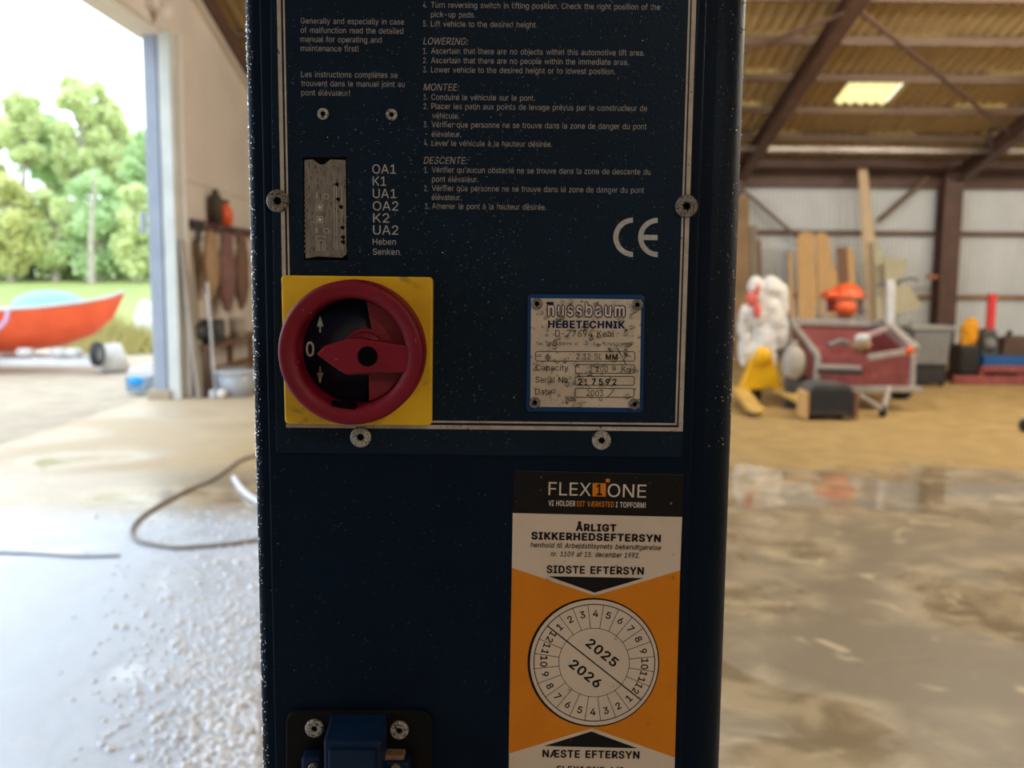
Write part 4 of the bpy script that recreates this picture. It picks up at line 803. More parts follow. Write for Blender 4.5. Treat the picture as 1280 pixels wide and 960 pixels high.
# socket at the bottom
YK = .5415
sk = poly_px(rr(357, 888.5, 541, 1075, 16, 6), YK, .004, 'socket_plate', M['blackpl'], lift, .001, label='black rounded socket plate')
for x, y in ((392.3, 911.8), (498.6, 914), (394, 1050), (497, 1050)): screw_px(x, y, 12.4, YK, 'socket_screw', sk, M['steel_l'])
def pb(x0, y0, x1, y1, Yf, Yb, name, mat, parent, bevel=.001, topback=0):
    a = at(x0, y0, Yf); b = at(x1, y1, Yf); m = MB()
    zt, zb2 = max(a.z, b.z), min(a.z, b.z)
    vs = [(a.x, Yf, zb2), (b.x, Yf, zb2), (b.x, Yb, zb2), (a.x, Yb, zb2), (a.x, Yf, zt - topback), (b.x, Yf, zt - topback), (b.x, Yb, zt), (a.x, Yb, zt)]
    m.add(vs, [(3, 2, 1, 0), (4, 5, 6, 7), (0, 1, 5, 4), (1, 2, 6, 5), (2, 3, 7, 6), (3, 0, 4, 7)]); return m.build(name, mat, parent, bevel)
lid = pb(404, 915, 478, 1060, .517, YK, 'socket_lid', M['socket'], sk, .0015, .006)
pb(410, 938, 470, 1055, .5145, .518, 'lid_panel', M['socket'], sk, .001)
pb(376, 947, 404, 1050, .530, YK, 'socket_shoulder', M['socket'], sk, .002); pb(479, 952, 512, 1050, .530, YK, 'socket_shoulder', M['socket'], sk, .002)
pb(477, 945, 505, 953, .532, YK, 'hinge_cap', pm('rusty hinge', (.25, .15, .09), (.15, .08, .05), 300, .6), sk, .001)
for x, y in ((391, 962), (494, 963)): screw_px(x, y, 7, .530, 'shoulder_screw', sk, M['steel'], star=False)

# fine spray on the paint
def spray(n, x0, y0, x1, y1, Y, parent, rs=(.00012, .0002, .0003, .0005), name='water_drops', skip=()):
    sp = []
    while len(sp) < n:
        px, py = rnd.uniform(x0, x1), rnd.uniform(y0, y1)
        if any(a <= px <= c and b <= py <= d for a, b, c, d in skip): continue
        p = at(px, py, Y); sp.append((p.x, p.z, rnd.choice(rs)))
    return drops(sp, Y - .00002, name, M['drop'], parent, .85)
skp = ((345, 340, 545, 536), (655, 365, 808, 518), (378, 196, 434, 326))
spray(3000, 340, 0, 858, 560, YP, plate, skip=skp)
spray(500, 400, 140, 660, 560, YP, plate, (.0004, .0006, .0008), skip=skp)
spray(450, 335, 575, 635, 880, .545, lift, (.00015, .0003, .0005)); spray(60, 645, 595, 845, 955, YS, stk, (.0004, .0006, .0009))
spray(90, 884, 0, 915, 300, .5465, lift, (.0002, .0004))
# beads of water along the left edge of the column, sticking out sideways
m = MB()
for i in range(900):
    z = rnd.uniform(1.15, 1.72); a = rnd.uniform(0, PI / 2); r_ = rnd.choice((.0002, .00035, .0005))
    m.ball((xl_ + .005 - .005 * math.cos(a), .5515 - .005 * math.sin(a), z), r_, 6, 4)
m.build('edge_beads', M['dropg'], lift, kind='stuff', recalc=False)
m = MB()
for i in range(300):
    z = rnd.uniform(1.4, 1.72); a = rnd.uniform(.1, PI / 2); r_ = rnd.choice((.0003, .0004, .0006))
    m.ball((xr_ - .020 + .020 * math.cos(a), .5665 - .020 * math.sin(a), z), r_, 6, 4)
m.build('edge_beads', M['dropg'], lift, kind='stuff', recalc=False)

# ------------------------------------------------------------------ things in the right half of the hall
def atx(px, py, X):
    d = ray(px, py); return CAMPOS + d * (X / d.x)
def pz(pts, Y, t=.03):
    return [at(x, y, Y) for x, y in pts], (0, t, 0)
def panel(pts, Y, t, name, mat, parent=None, bevel=0, **k):
    a, d = pz(pts, Y, t); m = MB(); m.prism(a, d); return m.build(name, mat, parent, bevel=bevel, **k)
M['wood_l'] = pm('pale planed wood', (.76, .58, .38), (.66, .48, .3), 6, .6, stretch=(6, 6, .6))
M['wood_o'] = pm('orange sawn wood', (.72, .45, .19), (.62, .37, .15), 5, .6, stretch=(6, 6, .5))
M['wood_b'] = pm('brown board', (.28, .14, .07), (.2, .1, .05), 5, .6, stretch=(6, 6, .5))
M['cream'] = pm('cream painted board', (.62, .58, .40), (.55, .5, .34), 4, .6)
M['maroon'] = pm('faded maroon steel', (.34, .085, .085), (.26, .065, .065), 6, .55, c3=(.45, .2, .15), s3=12, t3=(.62, .72))
M['greymet'] = pm('grey metal', (.50, .48, .46), (.42, .40, .38), 8, .5, .3)
M['whitemet'] = pm('white painted metal', (.68, .70, .72), None, 8, .4)
M['orange'] = pm('orange plastic', (.85, .13, .035), (.75, .11, .03), 10, .4)
M['yellowm'] = pm('yellow painted steel', (.90, .50, .01), (.82, .44, .01), 8, .4)
M['yellow_w'] = pm('worn yellow steel', (.72, .46, .12), (.55, .35, .1), 8, .5)
M['cloth'] = pm('white coverall cloth', (.80, .79, .76), (.72, .71, .69), 8, .9, bump=.3, bscale=20)
M['pinkred'] = pm('red cloth', (.75, .16, .13), None, 8, .8)
M['rubber'] = pm('black rubber', (.022, .023, .025), (.03, .03, .032), 12, .7)
M['dgrey'] = pm('dark grey plastic', (.085, .09, .095), (.06, .065, .07), 6, .5)
M['mgrey'] = pm('mid grey plastic', (.22, .23, .24), None, 6, .5)
M['blue'] = pm('blue painted steel', (.01, .11, .36), None, 6, .45)
M['redp'] = pm('bright red paint', (.72, .05, .05), None, 6, .45)
M['orangey'] = pm('orange yellow cloth', (.85, .38, .01), (.7, .3, .01), 8, .7)

# pallet truck, its forks towards the camera
b0 = at(946, 503, 11.35); bx = b0.x
t = thing('pallet_truck', 'yellow hand pallet truck standing below the white coverall, forks towards the camera', 'pallet truck', (bx, 11.35, 0))
m = MB(); m.prism([(bx - .10, 11.2, .62), (bx + .12, 11.2, .62), (bx + .27, 11.2, .22), (bx - .27, 11.2, .16)][::-1], (0, .12, 0)); m.ball((bx + .01, 11.2, .6), .12, 12, 8, (1, .6, 1)); m.build('body', M['yellowm'], t, .02)
for s, dx in ((-1, -.06), (1, .22)):
    m = MB(); m.prism([(bx + s * .25 - .09, 11.25, .22), (bx + s * .25 + .09, 11.25, .22), (bx + s * .25 + .09 + dx, 10.2, .10), (bx + s * .25 - .09 + dx, 10.2, .10)], (0, 0, -.06)); m.ball((bx + s * .25 + dx, 10.2, .07), .095, 12, 6, (1, 1.2, .4)); m.build('fork', M['yellow_w'], t, .01)
    m = MB(); m.lathe((bx + s * .25 + dx - .04, 10.35, .04), (1, 0, 0), [(.0001, 0), (.04, 0), (.04, .08), (.0001, .08)], 12); m.build('fork_wheel', M['rubber'], t)
m = MB(); m.lathe((bx - .05, 11.42, .09), (1, 0, 0), [(.0001, 0), (.09, 0), (.09, .1), (.0001, .1)], 16); m.build('steer_wheel', M['rubber'], t)
m = MB(); m.tube([(bx, 11.36, .5), (bx, 11.46, 1.36)], .022, 8); hz = 1.36; m.tube([(bx - .12, 11.46, hz), (bx - .12, 11.47, hz + .08), (bx + .12, 11.47, hz + .08), (bx + .12, 11.46, hz), (bx - .12, 11.46, hz)], .015, 8); m.build('handle', M['rubber'], t)

# coverall over the handle
m = MB(); D = 11.33
def lump(px, py, rx, ry, rz=None, d=D, mb=None):
    k = d / FPX; (mb or m).ball(at(px, py, d), 1, 14, 10, (rx * k, (rz or min(rx, 14)) * k, ry * k))
for q in ((945, 358, 10, 13), (965, 362, 14, 17), (975, 378, 11, 24), (957, 385, 19, 25), (946, 394, 17, 18), (930, 402, 8, 22), (931, 432, 8, 26), (955, 425, 17, 36), (960, 450, 11, 20), (976, 412, 9, 26), (946, 440, 12, 22), (967, 400, 14, 30), (949, 375, 11, 18)): lump(*q)
cv = m.build('work_coverall', M['cloth'], recalc=False)
rm = cv.modifiers.new('remesh', 'REMESH'); rm.mode = 'VOXEL'; rm.voxel_size = .018; rm.use_smooth_shade = True
tx = bpy.data.textures.new('folds', 'CLOUDS'); tx.noise_scale = .14
dm = cv.modifiers.new('folds', 'DISPLACE'); dm.texture = tx; dm.strength = .05; dm.texture_coords = 'GLOBAL'
tag(cv, 'white work coverall hung over the handle of the yellow pallet truck', 'coverall')
m = MB(); m.ball(at(940, 374, D - .16), 1, 12, 8, (.075, .04, .10)); m.ball(at(946, 388, D - .17), 1, 12, 8, (.05, .035, .10)); m.ball(at(947, 362, D - .17), 1, 10, 8, (.03, .03, .07))
m.build('red_collar', M['pinkred'], cv, label='red patch at the collar')

# maroon tipping trailer
fx = at(1082, 440, 11.2)
t = thing('tipping_trailer', 'faded maroon tipping trailer with sloping grey rim and jacked drawbar, right of the column', 'trailer', (fx.x, 11.4, 0))
BL_, BR_ = at(989, 402, 12.2), at(1103, 405, 12.2); FL_, FR_ = at(1022, 444, 10.9), at(1141, 444, 10.8); fl_b, fr_b = at(1019, 482, 10.9), at(1140, 483, 10.8)
bl_b = Vector((BL_.x + .05, 12.1, fl_b.z + .1)); br_b = Vector((BR_.x, 12.1, fr_b.z + .1))
def quad(a, b, c, d, n, name, mat, parent, bevel=.006): m = MB(); m.prism([a, b, c, d], n); return m.build(name, mat, parent, bevel)
quad(FL_, FR_, fr_b, fl_b, (0, .03, 0), 'front_panel', M['maroon'], t)
quad(BL_, FL_, fl_b, bl_b, (.03, 0, 0), 'side_panel', M['maroon'], t)
quad(BR_, FR_, fr_b, br_b, (-.03, 0, 0), 'side_panel', M['maroon'], t)
quad(BL_, BR_, br_b, bl_b, (0, .03, 0), 'rear_panel', M['maroon'], t)
quad(fl_b, fr_b, br_b, bl_b, (0, 0, .03), 'trailer_floor', M['maroon'], t)
def barp(a, b, w, h, name, mat, parent): m = MB(); m.bar(a, b, w, h); return m.build(name, mat, parent, .008)
barp(BL_, BR_, .08, .09, 'rim', M['greymet'], t); barp(BL_, FL_, .06, .06, 'rim', M['greymet'], t); barp(FL_ + Vector((0, -.02, 0)), fl_b + Vector((0, -.02, 0)), .06, .06, 'corner_post', M['greymet'], t)
barp(BR_ + Vector((.02, 0, .02)), FR_ + Vector((.02, 0, .05)), .11, .13, 'rim', M['greymet'], t); barp(FR_, fr_b, .06, .06, 'corner_post', M['greymet'], t)
barp(fl_b + Vector((0, -.03, -.03)), fr_b + Vector((.1, -.03, -.03)), .08, .07, 'sill', M['greymet'], t)
barp(at(1085, 447, 10.74), at(1139, 438, 10.74), .04, .07, 'cross_bar', M['greymet'], t); barp(at(1026, 458, 10.78), at(1076, 460, 10.78), .05, .05, 'cross_bar', M['greymet'], t)
barp(at(1022, 464, 10.74), at(1078, 465, 10.74), .05, .05, 'black_bar', M['rubber'], t)
barp(at(1072, 423, 10.85), at(1108, 411, 11.6), .06, .06, 'tie_bar', pm('pinkish grey paint', (.5, .36, .36)), t); m = MB(); m.ball(at(1078, 423, 10.83), .075, 10, 8, (1.3, .6, .8)); m.build('tie_end', M['whitemet'], t)
barp(at(1112, 404, 11.9), at(1113, 350, 11.9), .10, .08, 'upright', M['whitemet'], t)
m = MB(); m.ball(at(1137, 438, 10.72), .055, 12, 8, (1, .6, .9)); m.build('reflector', M['orange'], t, label='orange round reflector')
m = MB(); m.ball(at(1077, 432, 11.2), .11, 10, 7, (1.1, .7, .8), noise=.2); m.build('load_scrap', pm('ochre scrap', (.5, .3, .14)), t)
m = MB(); m.tube([at(1035, 432, 11.3), at(1050, 426, 11.4), at(1062, 430, 11.4)], .035, 6); m.build('load_pipe', M['mgrey'], t)
barp(at(1069, 491, 10.6), at(1101, 511, 10.1), .05, .05, 'drawbar', M['greymet'], t); barp(at(1112, 484, 10.7), at(1104, 514, 10.3), .05, .05, 'jack_leg', M['greymet'], t)
w = fl(1103, 521); m = MB(); m.lathe((w.x - .03, w.y, .065), (1, 0, 0), [(.0001, 0), (.05, 0), (.065, .012), (.065, .048), (.05, .06), (.0001, .06)], 20); m.build('jockey_wheel', M['rubber'], t)
def wheel(c, r, wd, name, parent, rim=M['greymet'], axis=(1, 0, 0)):
    m = MB(); a = Vector(axis); o = Vector(c) - a * wd / 2
    m.lathe(o, a, [(r * .55, 0), (r * .9, 0), (r, wd * .18), (r, wd * .82), (r * .9, wd), (r * .55, wd)], 28); tw = m.build(name, M['rubber'], parent)
    m = MB(); m.lathe(o, a, [(.0001, wd * .25), (r * .3, wd * .25), (r * .56, wd * .05), (r * .56, wd * .95), (r * .3, wd * .75), (.0001, wd * .75)], 20); m.build('wheel_rim', rim, tw); return tw
c = at(1125, 494, 12.0); wheel((c.x, 12.0, .26), .26, .2, 'wheel', t)
c = at(1000, 494, 12.0); wheel((c.x, 12.0, .26), .26, .2, 'wheel', t)
m = MB(); m.box((fx.x - .1, 12.0, .26), (1.3, .06, .06)); m.build('axle', M['greymet'], t)

# small black power unit in front of the trailer
a = fl(1038, 526); k = a.y / FPX
t = thing('power_unit', 'squat black wheeled unit with ochre side plates in front of the maroon trailer', 'machine', (a.x, a.y + .2, 0))
m = MB(); q = at(1038, 502, a.y)
n_ = 16; pr = []
for i in range(n_):
    an = PI * i / (n_ - 1); pr.append((a.x - 29 * k * math.copysign(abs(math.cos(an)) ** .5, math.cos(an)), a.y, .22 + .19 * math.sin(an) ** .6))
pr += [(a.x + 28 * k, a.y, .06), (a.x - 28 * k, a.y, .06)]
m.prism(pr, (0, .42, 0)); m.build('housing', M['dgrey'], t, .02)
m = MB()
for i in range(7): m.box((a.x, a.y - .008, .12 + i * .035), (.44, .016, .014))
m.build('grille', M['rubber'], t)
for s in (-1, 1):
    m = MB(); m.box((a.x + s * 31.5 * k, a.y + .12, .17), (.045, .3, .30)); m.build('side_plate', M['wood_o'] if s < 0 else M['wood_b'], t, .008)
    wheel((a.x + s * .17, a.y + .22, .09), .09, .07, 'wheel', t, M['dgrey'])

# pale tank between coverall and trailer
t = thing('feed_tank', 'pale grey rounded tank on a black foot at the left end of the trailer', 'tank', (at(992, 480, 11.0).x, 11.0, 0))
c = at(992, 454, 11.0); m = MB(); m.ball(c, 1, 18, 12, (.14, .13, .22)); m.tube([c + Vector((0, 0, .18)), c + Vector((0, 0, .27))], .04, 10); m.build('tank_body', pm('pale grey plastic', (.46, .43, .37), (.4, .37, .32), 6, .5), t)
m = MB(); m.box((c.x - .02, 11.0, (c.z - .16) / 2), (.14, .14, c.z - .16)); m.build('tank_foot', M['dgrey'], t, .01)

# orange domed engine on a grey stand behind the trailer
c = at(1056, 385, 12.6); k = 12.6 / FPX
t = thing('orange_engine', 'orange engine with a domed hood on a grey stand behind the maroon trailer', 'engine', (c.x, 12.6, 0))
m = MB(); q = at(1058, 372, 12.6); m.lathe((q.x, 12.6, q.z), (0, 0, 1), [(.235, 0), (.225, .05), (.19, .12), (.12, .175), (.0001, .20)], 24); q2 = at(1036, 371, 12.6); m.ball((q2.x, 12.55, q2.z + .02), 1, 14, 8, (.12, .15, .08)); m.build('hood', M['orange'], t)
m = MB(); q = at(1057, 385, 12.45); m.ball(q, 1, 18, 12, (.15, .12, .115)); m.build('starter_housing', M['orange'], t)
m = MB(); q = at(1038, 382, 12.55); m.box(q, (.13, .16, .16)); m.build('air_filter', pm('dark red plastic', (.2, .01, .01)), t, .02)
m = MB(); z1 = at(1056, 373, 12.6).z
for dx in (-.30, .24):
    m.tube([(c.x + dx, 12.5, 0), (c.x + dx, 12.5, z1)], .02, 8); m.tube([(c.x + dx, 12.8, 0), (c.x + dx, 12.8, z1)], .02, 8)
m.box((c.x - .03, 12.65, at(1056, 396, 12.6).z), (.6, .36, .03)); m.box((c.x - .03, 12.65, z1 - .01), (.56, .33, .02)); m.build('stand', M['greymet'], t)
m = MB(); q = at(1075, 383, 12.4); m.box(q, (.05, .04, .2)); m.build('lever', M['brownsteel'], t, .006)

# boards leaning on the back wall: outline taken at the top, feet on the floor
def board(name, pts, mat, label, cat='board', Y=18.1, t=.04, group=None, foot=None):
    a, d = pz(pts, Y, t); zmin = min(p.z for p in a)
    lo = [p for p in a if p.z < zmin + .15]; x0 = min(p.x for p in lo); x1 = max(p.x for p in lo)
    hi = [p for p in a if p.z >= zmin + .15]
    i0 = min(range(len(a)), key=lambda i: (a[i].z > zmin + .15, a[i].x))
    out = [Vector((x1, Y - .4, 0)), Vector((x0, Y - .4, 0))]
    ztop = max(p.z for p in a)
    body = [Vector((p.x, Y - .4 * (1 - p.z / ztop), p.z)) for p in a if p not in lo]
    m = MB(); m.prism(body + out, d); o = m.build(name, mat, None, .006); return tag(o, label, cat, group)
board('leaning_plank', [(1073, 210), (1084.5, 210), (1090, 299), (1094, 340), (1102, 394), (1081, 394)], M['wood_l'], 'tallest pale plank leaning on the back wall, reaching almost to the eaves', 'plank', 18.2)
board('wood_slab', [(995.5, 300), (1000, 291), (1010, 289), (1018, 293), (1019.2, 388), (994, 388)], M['wood_o'], 'light orange wood slab, left one of the round-topped pair on the back wall', 'board', 17.9)
board('wood_slab', [(1019.8, 293), (1029, 290), (1036, 296), (1039, 330), (1044, 340), (1044, 388), (1019.8, 388)], M['wood_o'], 'light orange wood slab, right one of the round-topped pair on the back wall', 'board', 17.9)
board('wood_strip', [(985.5, 316), (990, 315), (991.5, 388), (985, 388)], M['wood_o'], 'narrow orange strip of wood left of the round-topped slabs', 'board', 17.9)
board('brown_board', [(1046, 309), (1058, 309), (1059, 380), (1047, 380)], M['wood_b'], 'dark brown board leaning right of the round-topped slabs', 'board', 17.9)
board('narrow_board', [(1058.8, 310), (1067, 311), (1068, 380), (1059.5, 380)], M['wood_o'], 'narrow ochre board between the dark brown board and the tallest plank', 'board', 17.9)
board('cream_board', [(1091, 302), (1097, 300), (1104.5, 325), (1106, 388), (1091.5, 388)], M['cream'], 'cream board leaning against the right edge of the tallest plank', 'board', 17.9)
board('grey_post', [(937, 282), (946.5, 282), (947.5, 350), (938, 350)], pm('weathered post', (.32, .27, .21)), 'weathered grey post standing on the back wall above the coverall', 'post', 18.2)
board('plywood_sheet', [(915, 245), (936, 245), (936.5, 350), (915, 350)], pm('stained plywood', (.36, .24, .12), (.25, .15, .08), 3, .7), 'stained brown plywood sheet on the back wall beside the lift column', 'board', 18.0)
board('brown_planks', [(947.5, 300), (951, 300), (953, 350), (948, 350)], M['wood_b'], 'thin dark lath beside the weathered grey post', 'board', 18.3)
t = thing('cream_sign_panel', 'tattered cream panel with slanted lower half on the back wall, right of the cream board', 'panel', (at(1130, 380, 17.5).x, 17.5, 0))
panel([(1106, 322), (1133, 323), (1130, 352), (1120, 357), (1106, 352)], 17.5, .03, 'upper_sheet', M['cream'], t, .006)
panel([(1118, 357), (1136, 357), (1153, 382), (1150, 385), (1118, 394)], 17.4, .04, 'lower_sheet', M['cream'], t, .006)
m = MB(); z_ = at(1118, 394, 17.5).z; x_ = at(1122, 380, 17.5).x; m.box((x_, 17.55, .9), (.06, .06, 1.8)); m.box((x_ + .3, 17.55, .4), (.06, .06, .8)); m.box((x_ + .15, 17.55, .4), (.4, .05, .06)); m.build('support_frame', M['greymet'], t, .005)
m = MB(); m.tube([at(1096, 357, 17.35), at(1124, 352, 17.35), at(1138, 348, 17.35), at(1147, 350, 17.35)], .03, 6); m.build('handle_bar', M['mgrey'], t)
q = at(1165, 346, 18.2); m = MB(); m.box(q, (.24, .05, .07)); m.tube([q + Vector((-.1, -.02, .0)), q + Vector((-.1, -.1, .04))], .015, 6); tag(m.build('iron_hook', pm('orange brown hook', (.5, .17, .07)), None, .006), 'orange brown hook fixed across the steel post on the back wall', 'hook')

# grey cart
q = fl(1168, 484); D = q.y; X = q.x
t = thing('grey_cart', 'grey plastic tub cart on a black base below the brown steel post', 'cart', (X, D, 0))
z0, z1 = at(1168, 456, D).z, at(1168, 410, D).z; x0, x1 = at(1141, 430, D).x, at(1190, 430, D).x
m = MB(); m.prism([(x0, D, z1), (x1, D, z1), (x1 - .05, D, z0), (x0 + .06, D, z0)][::-1], (0, .5, 0)); m.build('tub', M['mgrey'], t, .02)
m = MB(); m.box(((x0 + x1) / 2, D + .25, z1), (x1 - x0 + .06, .56, .05)); m.build('rim', pm('light grey edge', (.36, .37, .37)), t, .01)
m = MB(); m.box(((x0 + x1) / 2 + .03, D + .25, z0 / 2 + .03), (x1 - x0 - .14, .44, z0 - .05)); m.build('base', M['rubber'], t, .02)
for sx in (-.15, .2):
    wheel(((x0 + x1) / 2 + sx, D + .1, .06), .06, .04, 'castor', t, M['dgrey'])

# pallet with parts at the right edge
q = fl(1236, 481); D = q.y; xa, xb = at(1192, 480, D).x, at(1330, 480, D).x
t = thing('steel_pallet', 'maroon steel pallet frame on the floor at the right edge of the picture', 'pallet', ((xa + xb) / 2, D, 0))
za, zb_ = at(1236, 469, D).z, at(1236, 457, D).z
for yy in (0, .7):
    barp((xa, D + yy + .04, .07), (xb, D + yy + .04, .07), .08, .13, 'bottom_rail', M['maroon'], t); barp((at(1227, 470, D).x, D + yy + .04, zb_ - .05), (xb, D + yy + .04, zb_ - .05), .08, .10, 'top_rail', M['maroon'], t)
for px in (1229, 1276, 1322):
    x_ = at(px, 470, D).x; m = MB(); m.box((x_, D + .39, (zb_ + .0) / 2), (.07, .72, zb_ - .1)); m.build('stay', M['maroon'], t, .006)
zt = zb_ + .0; xt = at(1232, 450, D).x
zh = at(1240, 445, D).z
t2 = thing('blue_tray', 'shallow blue steel tray lying on the maroon pallet', 'tray', ((xt + xb) / 2, D + .4, zt))
m = MB(); m.box(((xt + xb) / 2, D + .4, zt + .012), (xb - xt, .74, .024)); m.build('tray_base', M['blue'], t2, .004)
for yy in (.04, .76): m = MB(); m.box(((xt + xb) / 2, D + yy, (zt + zh) / 2), (xb - xt, .03, zh - zt)); m.build('tray_side', M['blue'], t2, .004)
for xx in (xt, xb): m = MB(); m.box((xx, D + .4, (zt + zh) / 2), (.03, .72, zh - zt)); m.build('tray_end', M['blue'], t2, .004)
xg, xh = at(1218, 430, D).x, at(1254, 430, D).x
t3 = thing('gear_box', 'dark grey gearbox casting standing in the blue tray', 'gearbox', ((xt + xh) / 2, D + .4, zt + .03))
zg = at(1240, 413, D).z
m = MB(); m.prism([(xt + .04, D + .2, zt + .025), (xt + .04, D + .2, zg - .1), (xt + .12, D + .2, zg), (xh, D + .2, zg), (xh + .08, D + .2, zt + .025)], (0, .4, 0)); m.build('casing', M['dgrey'], t3, .02)
m = MB(); m.lathe((xh - .1, D + .2, (zg + zt) / 2 + .05), (0, -1, 0), [(.09, 0), (.09, .04), (.05, .06), (.0001, .06)], 16); m.build('flange', M['mgrey'], t3)
m = MB(); m.bar((xh + .1, D + .3, zt + .1), (xh + .26, D + .3, zg - .02), .05, .07); m.build('arm', M['rubber'], t3, .01)
q = at(1272, 432, D); m = MB(); m.prism([(q.x - .14, D + .2, zt + .03), (q.x - .06, D + .2, q.z + .1), (q.x + .3, D + .2, q.z + .13), (q.x + .4, D + .2, zt + .03)], (0, .35, 0)); tag(m.build('axle_housing', pm('rusty brown casting', (.10, .06, .045)), None, .02), 'rusty brown casting in the right end of the blue tray', 'machine part')
ql = at(1212, 450, D + .1); m = MB()
t4 = thing('black_motor', 'black motor block standing left of the blue tray on the maroon pallet', 'motor', (ql.x, D + .3, .14))
zq = at(1212, 432, D).z; m.box((ql.x, D + .3, (.14 + zq) / 2), (.30, .36, zq - .14)); m.build('motor_body', M['rubber'], t4, .03)
m = MB()
for i in range(6): m.box((ql.x, D + .10, .2 + i * (zq - .26) / 5), (.26, .05, .018))
m.build('cooling_fins', M['dgrey'], t4)
# yellow item above the motor
q = at(1211, 418, D + .3); m = MB(); m.ball(q, 1, 16, 12, (.135, .10, .22)); m.ball(q + Vector((.03, 0, .1)), 1, 14, 10, (.12, .1, .16)); m.ball(q + Vector((-.06, 0, -.18)), 1, 12, 10, (.08, .08, .14)); o = m.build('rain_jacket', M['orangey'], recalc=False)
rm = o.modifiers.new('remesh', 'REMESH'); rm.mode = 'VOXEL'; rm.voxel_size = .015; rm.use_smooth_shade = True; dm = o.modifiers.new('folds', 'DISPLACE'); dm.texture = tx; dm.strength = .05; dm.texture_coords = 'GLOBAL'
tag(o, 'orange yellow bundle lying on top of the black motor', 'bundle')
x_ = at(1238, 400, 14.2).x; m = MB(); m.box((x_, 14.2, at(1238, 367, 14.2).z / 2), (.11, .08, at(1238, 367, 14.2).z)); m.box((x_, 14.2, .01), (.3, .3, .02)); tag(m.build('red_post', M['redp'], None, .006), 'bright red upright post behind the blue tray', 'post')
q = fl(1279, 540); m = MB(); t = thing('castor_wheel', 'small black castor on the floor at the right edge of the picture', 'wheel', (q.x, q.y, 0))
wheel((q.x + .02, q.y, .07), .07, .05, 'tyre', t, M['dgrey'], (0, 1, 0)); m.box((q.x + .02, q.y, .15), (.10, .08, .02)); m.box((q.x + .02, q.y + .035, .105), (.03, .006, .09)); m.build('bracket', M['greymet'], t)

# ------------------------------------------------------------------ things along the left wall, beyond the gate
def wp(px, py, X=-4.0): return atx(px, py, X)
def wpoly(pts, name, mat, parent=None, X=-4.0, t=.05, bevel=.006):
    m = MB(); m.prism([wp(x, y, X) for x, y in pts], (-t, 0, 0)); return m.build(name, mat, parent, bevel)
M['w1'] = pm('ochre plank', (.42, .28, .16), (.34, .22, .12), 5, .7, stretch=(5, 5, .6)); M['w2'] = pm('mauve cloth', (.26, .14, .13), (.2, .1, .1), 6, .9)
M['w3'] = pm('brown plank', (.22, .13, .09), (.16, .09, .06), 5, .7, stretch=(5, 5, .6)); M['w4'] = pm('grey weathered plank', (.42, .37, .32), (.34, .3, .26), 5, .7, stretch=(5, 5, .6))
t = thing('tool_rail', 'dark tool rail fixed along the left wall above the hanging clothes', 'rail', (-4.1, 13, 2.2))
A, B = wp(238, 279, -4.12), wp(318, 292, -4.12); zz = (A.z + B.z) / 2; A.z = B.z = zz; barp(A, B, .05, .10, 'rail_bar', pm('dark maroon rail', (.11, .04, .04)), t)
for f in (.1, .35, .6, .85):
    q = A.lerp(B, f); m = MB(); m.tube([q, q + Vector((.09, 0, -.03)), q + Vector((.10, 0, .02))], .008, 6); m.build('rail_hook', M['greymet'], t)
def leanw(name, px0, px1, top, mat, label, X=-3.9, cat='plank'):      # plank standing on the floor against the left wall
    a, b = wp(px0, top, X), wp(px1, top, X); z = (a.z + b.z) / 2
    m = MB(); m.prism([(X + .02, a.y, 0), (X + .02, b.y, 0), (X - .14, b.y, z), (X - .14, a.y, z)], (-.035, 0, 0)); return tag(m.build(name, mat, None, .004), label, cat)
leanw('grey_plank', 241, 246, 300, M['w4'], 'weathered grey plank nearest the gate, standing at the left wall')
leanw('grey_plank', 247.5, 253, 306, M['w4'], 'shorter weathered grey plank behind the one nearest the gate')
def garment(name, px0, px1, y0, y1, mat, label, X=-3.98):
    a, b = wp(px0, y0, X), wp(px1, y1, X); zt, zb = a.z, wp(px0, y1, X).z; yc, w = (a.y + b.y) / 2, (b.y - a.y) / 2
    m = MB()
    m.ball((X, yc, zt - .12), 1, 12, 8, (.07, w * .7, .14)); m.ball((X, yc, (zt + zb) / 2), 1, 16, 12, (.08, w, (zt - zb) / 2)); m.ball((X, yc - w * .3, (zt + zb) / 2 - .1), 1, 12, 12, (.09, w * .45, (zt - zb) / 2.3))
    o = m.build(name, mat, recalc=False); d_ = o.modifiers.new('folds', 'DISPLACE'); d_.texture = tx; d_.strength = .05; d_.texture_coords = 'GLOBAL'; return tag(o, label, 'clothing')
garment('ochre_apron', 255, 273, 288, 372, M['w1'], 'ochre apron hanging from the tool rail on the left wall')
garment('mauve_overall', 274, 294, 290, 388, M['w2'], 'mauve overall hanging from the middle of the tool rail')
garment('brown_jacket', 295, 310, 292, 385, M['w3'], 'brown jacket hanging at the far end of the tool rail')
t = thing('power_drill', 'black power tool hanging at the gate end of the tool rail', 'tool', tuple(wp(246, 283)))
q = wp(246, 282, -3.98); m = MB(); m.box(q, (.10, .30, .11)); m.build('motor_case', M['rubber'], t, .02)
m = MB(); m.box(q + Vector((0, .06, -.12)), (.06, .08, .16)); m.build('grip', M['dgrey'], t, .015)
q = wp(291, 279, -3.98); t = thing('orange_spray_can', 'orange bottle standing on the tool rail', 'bottle', tuple(q)); m = MB(); zb = zz + .05; m.lathe((-4.08, q.y, zb), (0, 0, 1), [(.0001, 0), (.10, 0), (.10, .2), (.05, .27), (.05, .3), (.0001, .3)], 16); m.build('bottle_body', M['orange'], t)
m = MB(); m.lathe((-4.08, q.y, zb + .3), (0, 0, 1), [(.055, 0), (.055, .05), (.0001, .05)], 12); m.build('cap', M['dgrey'], t)
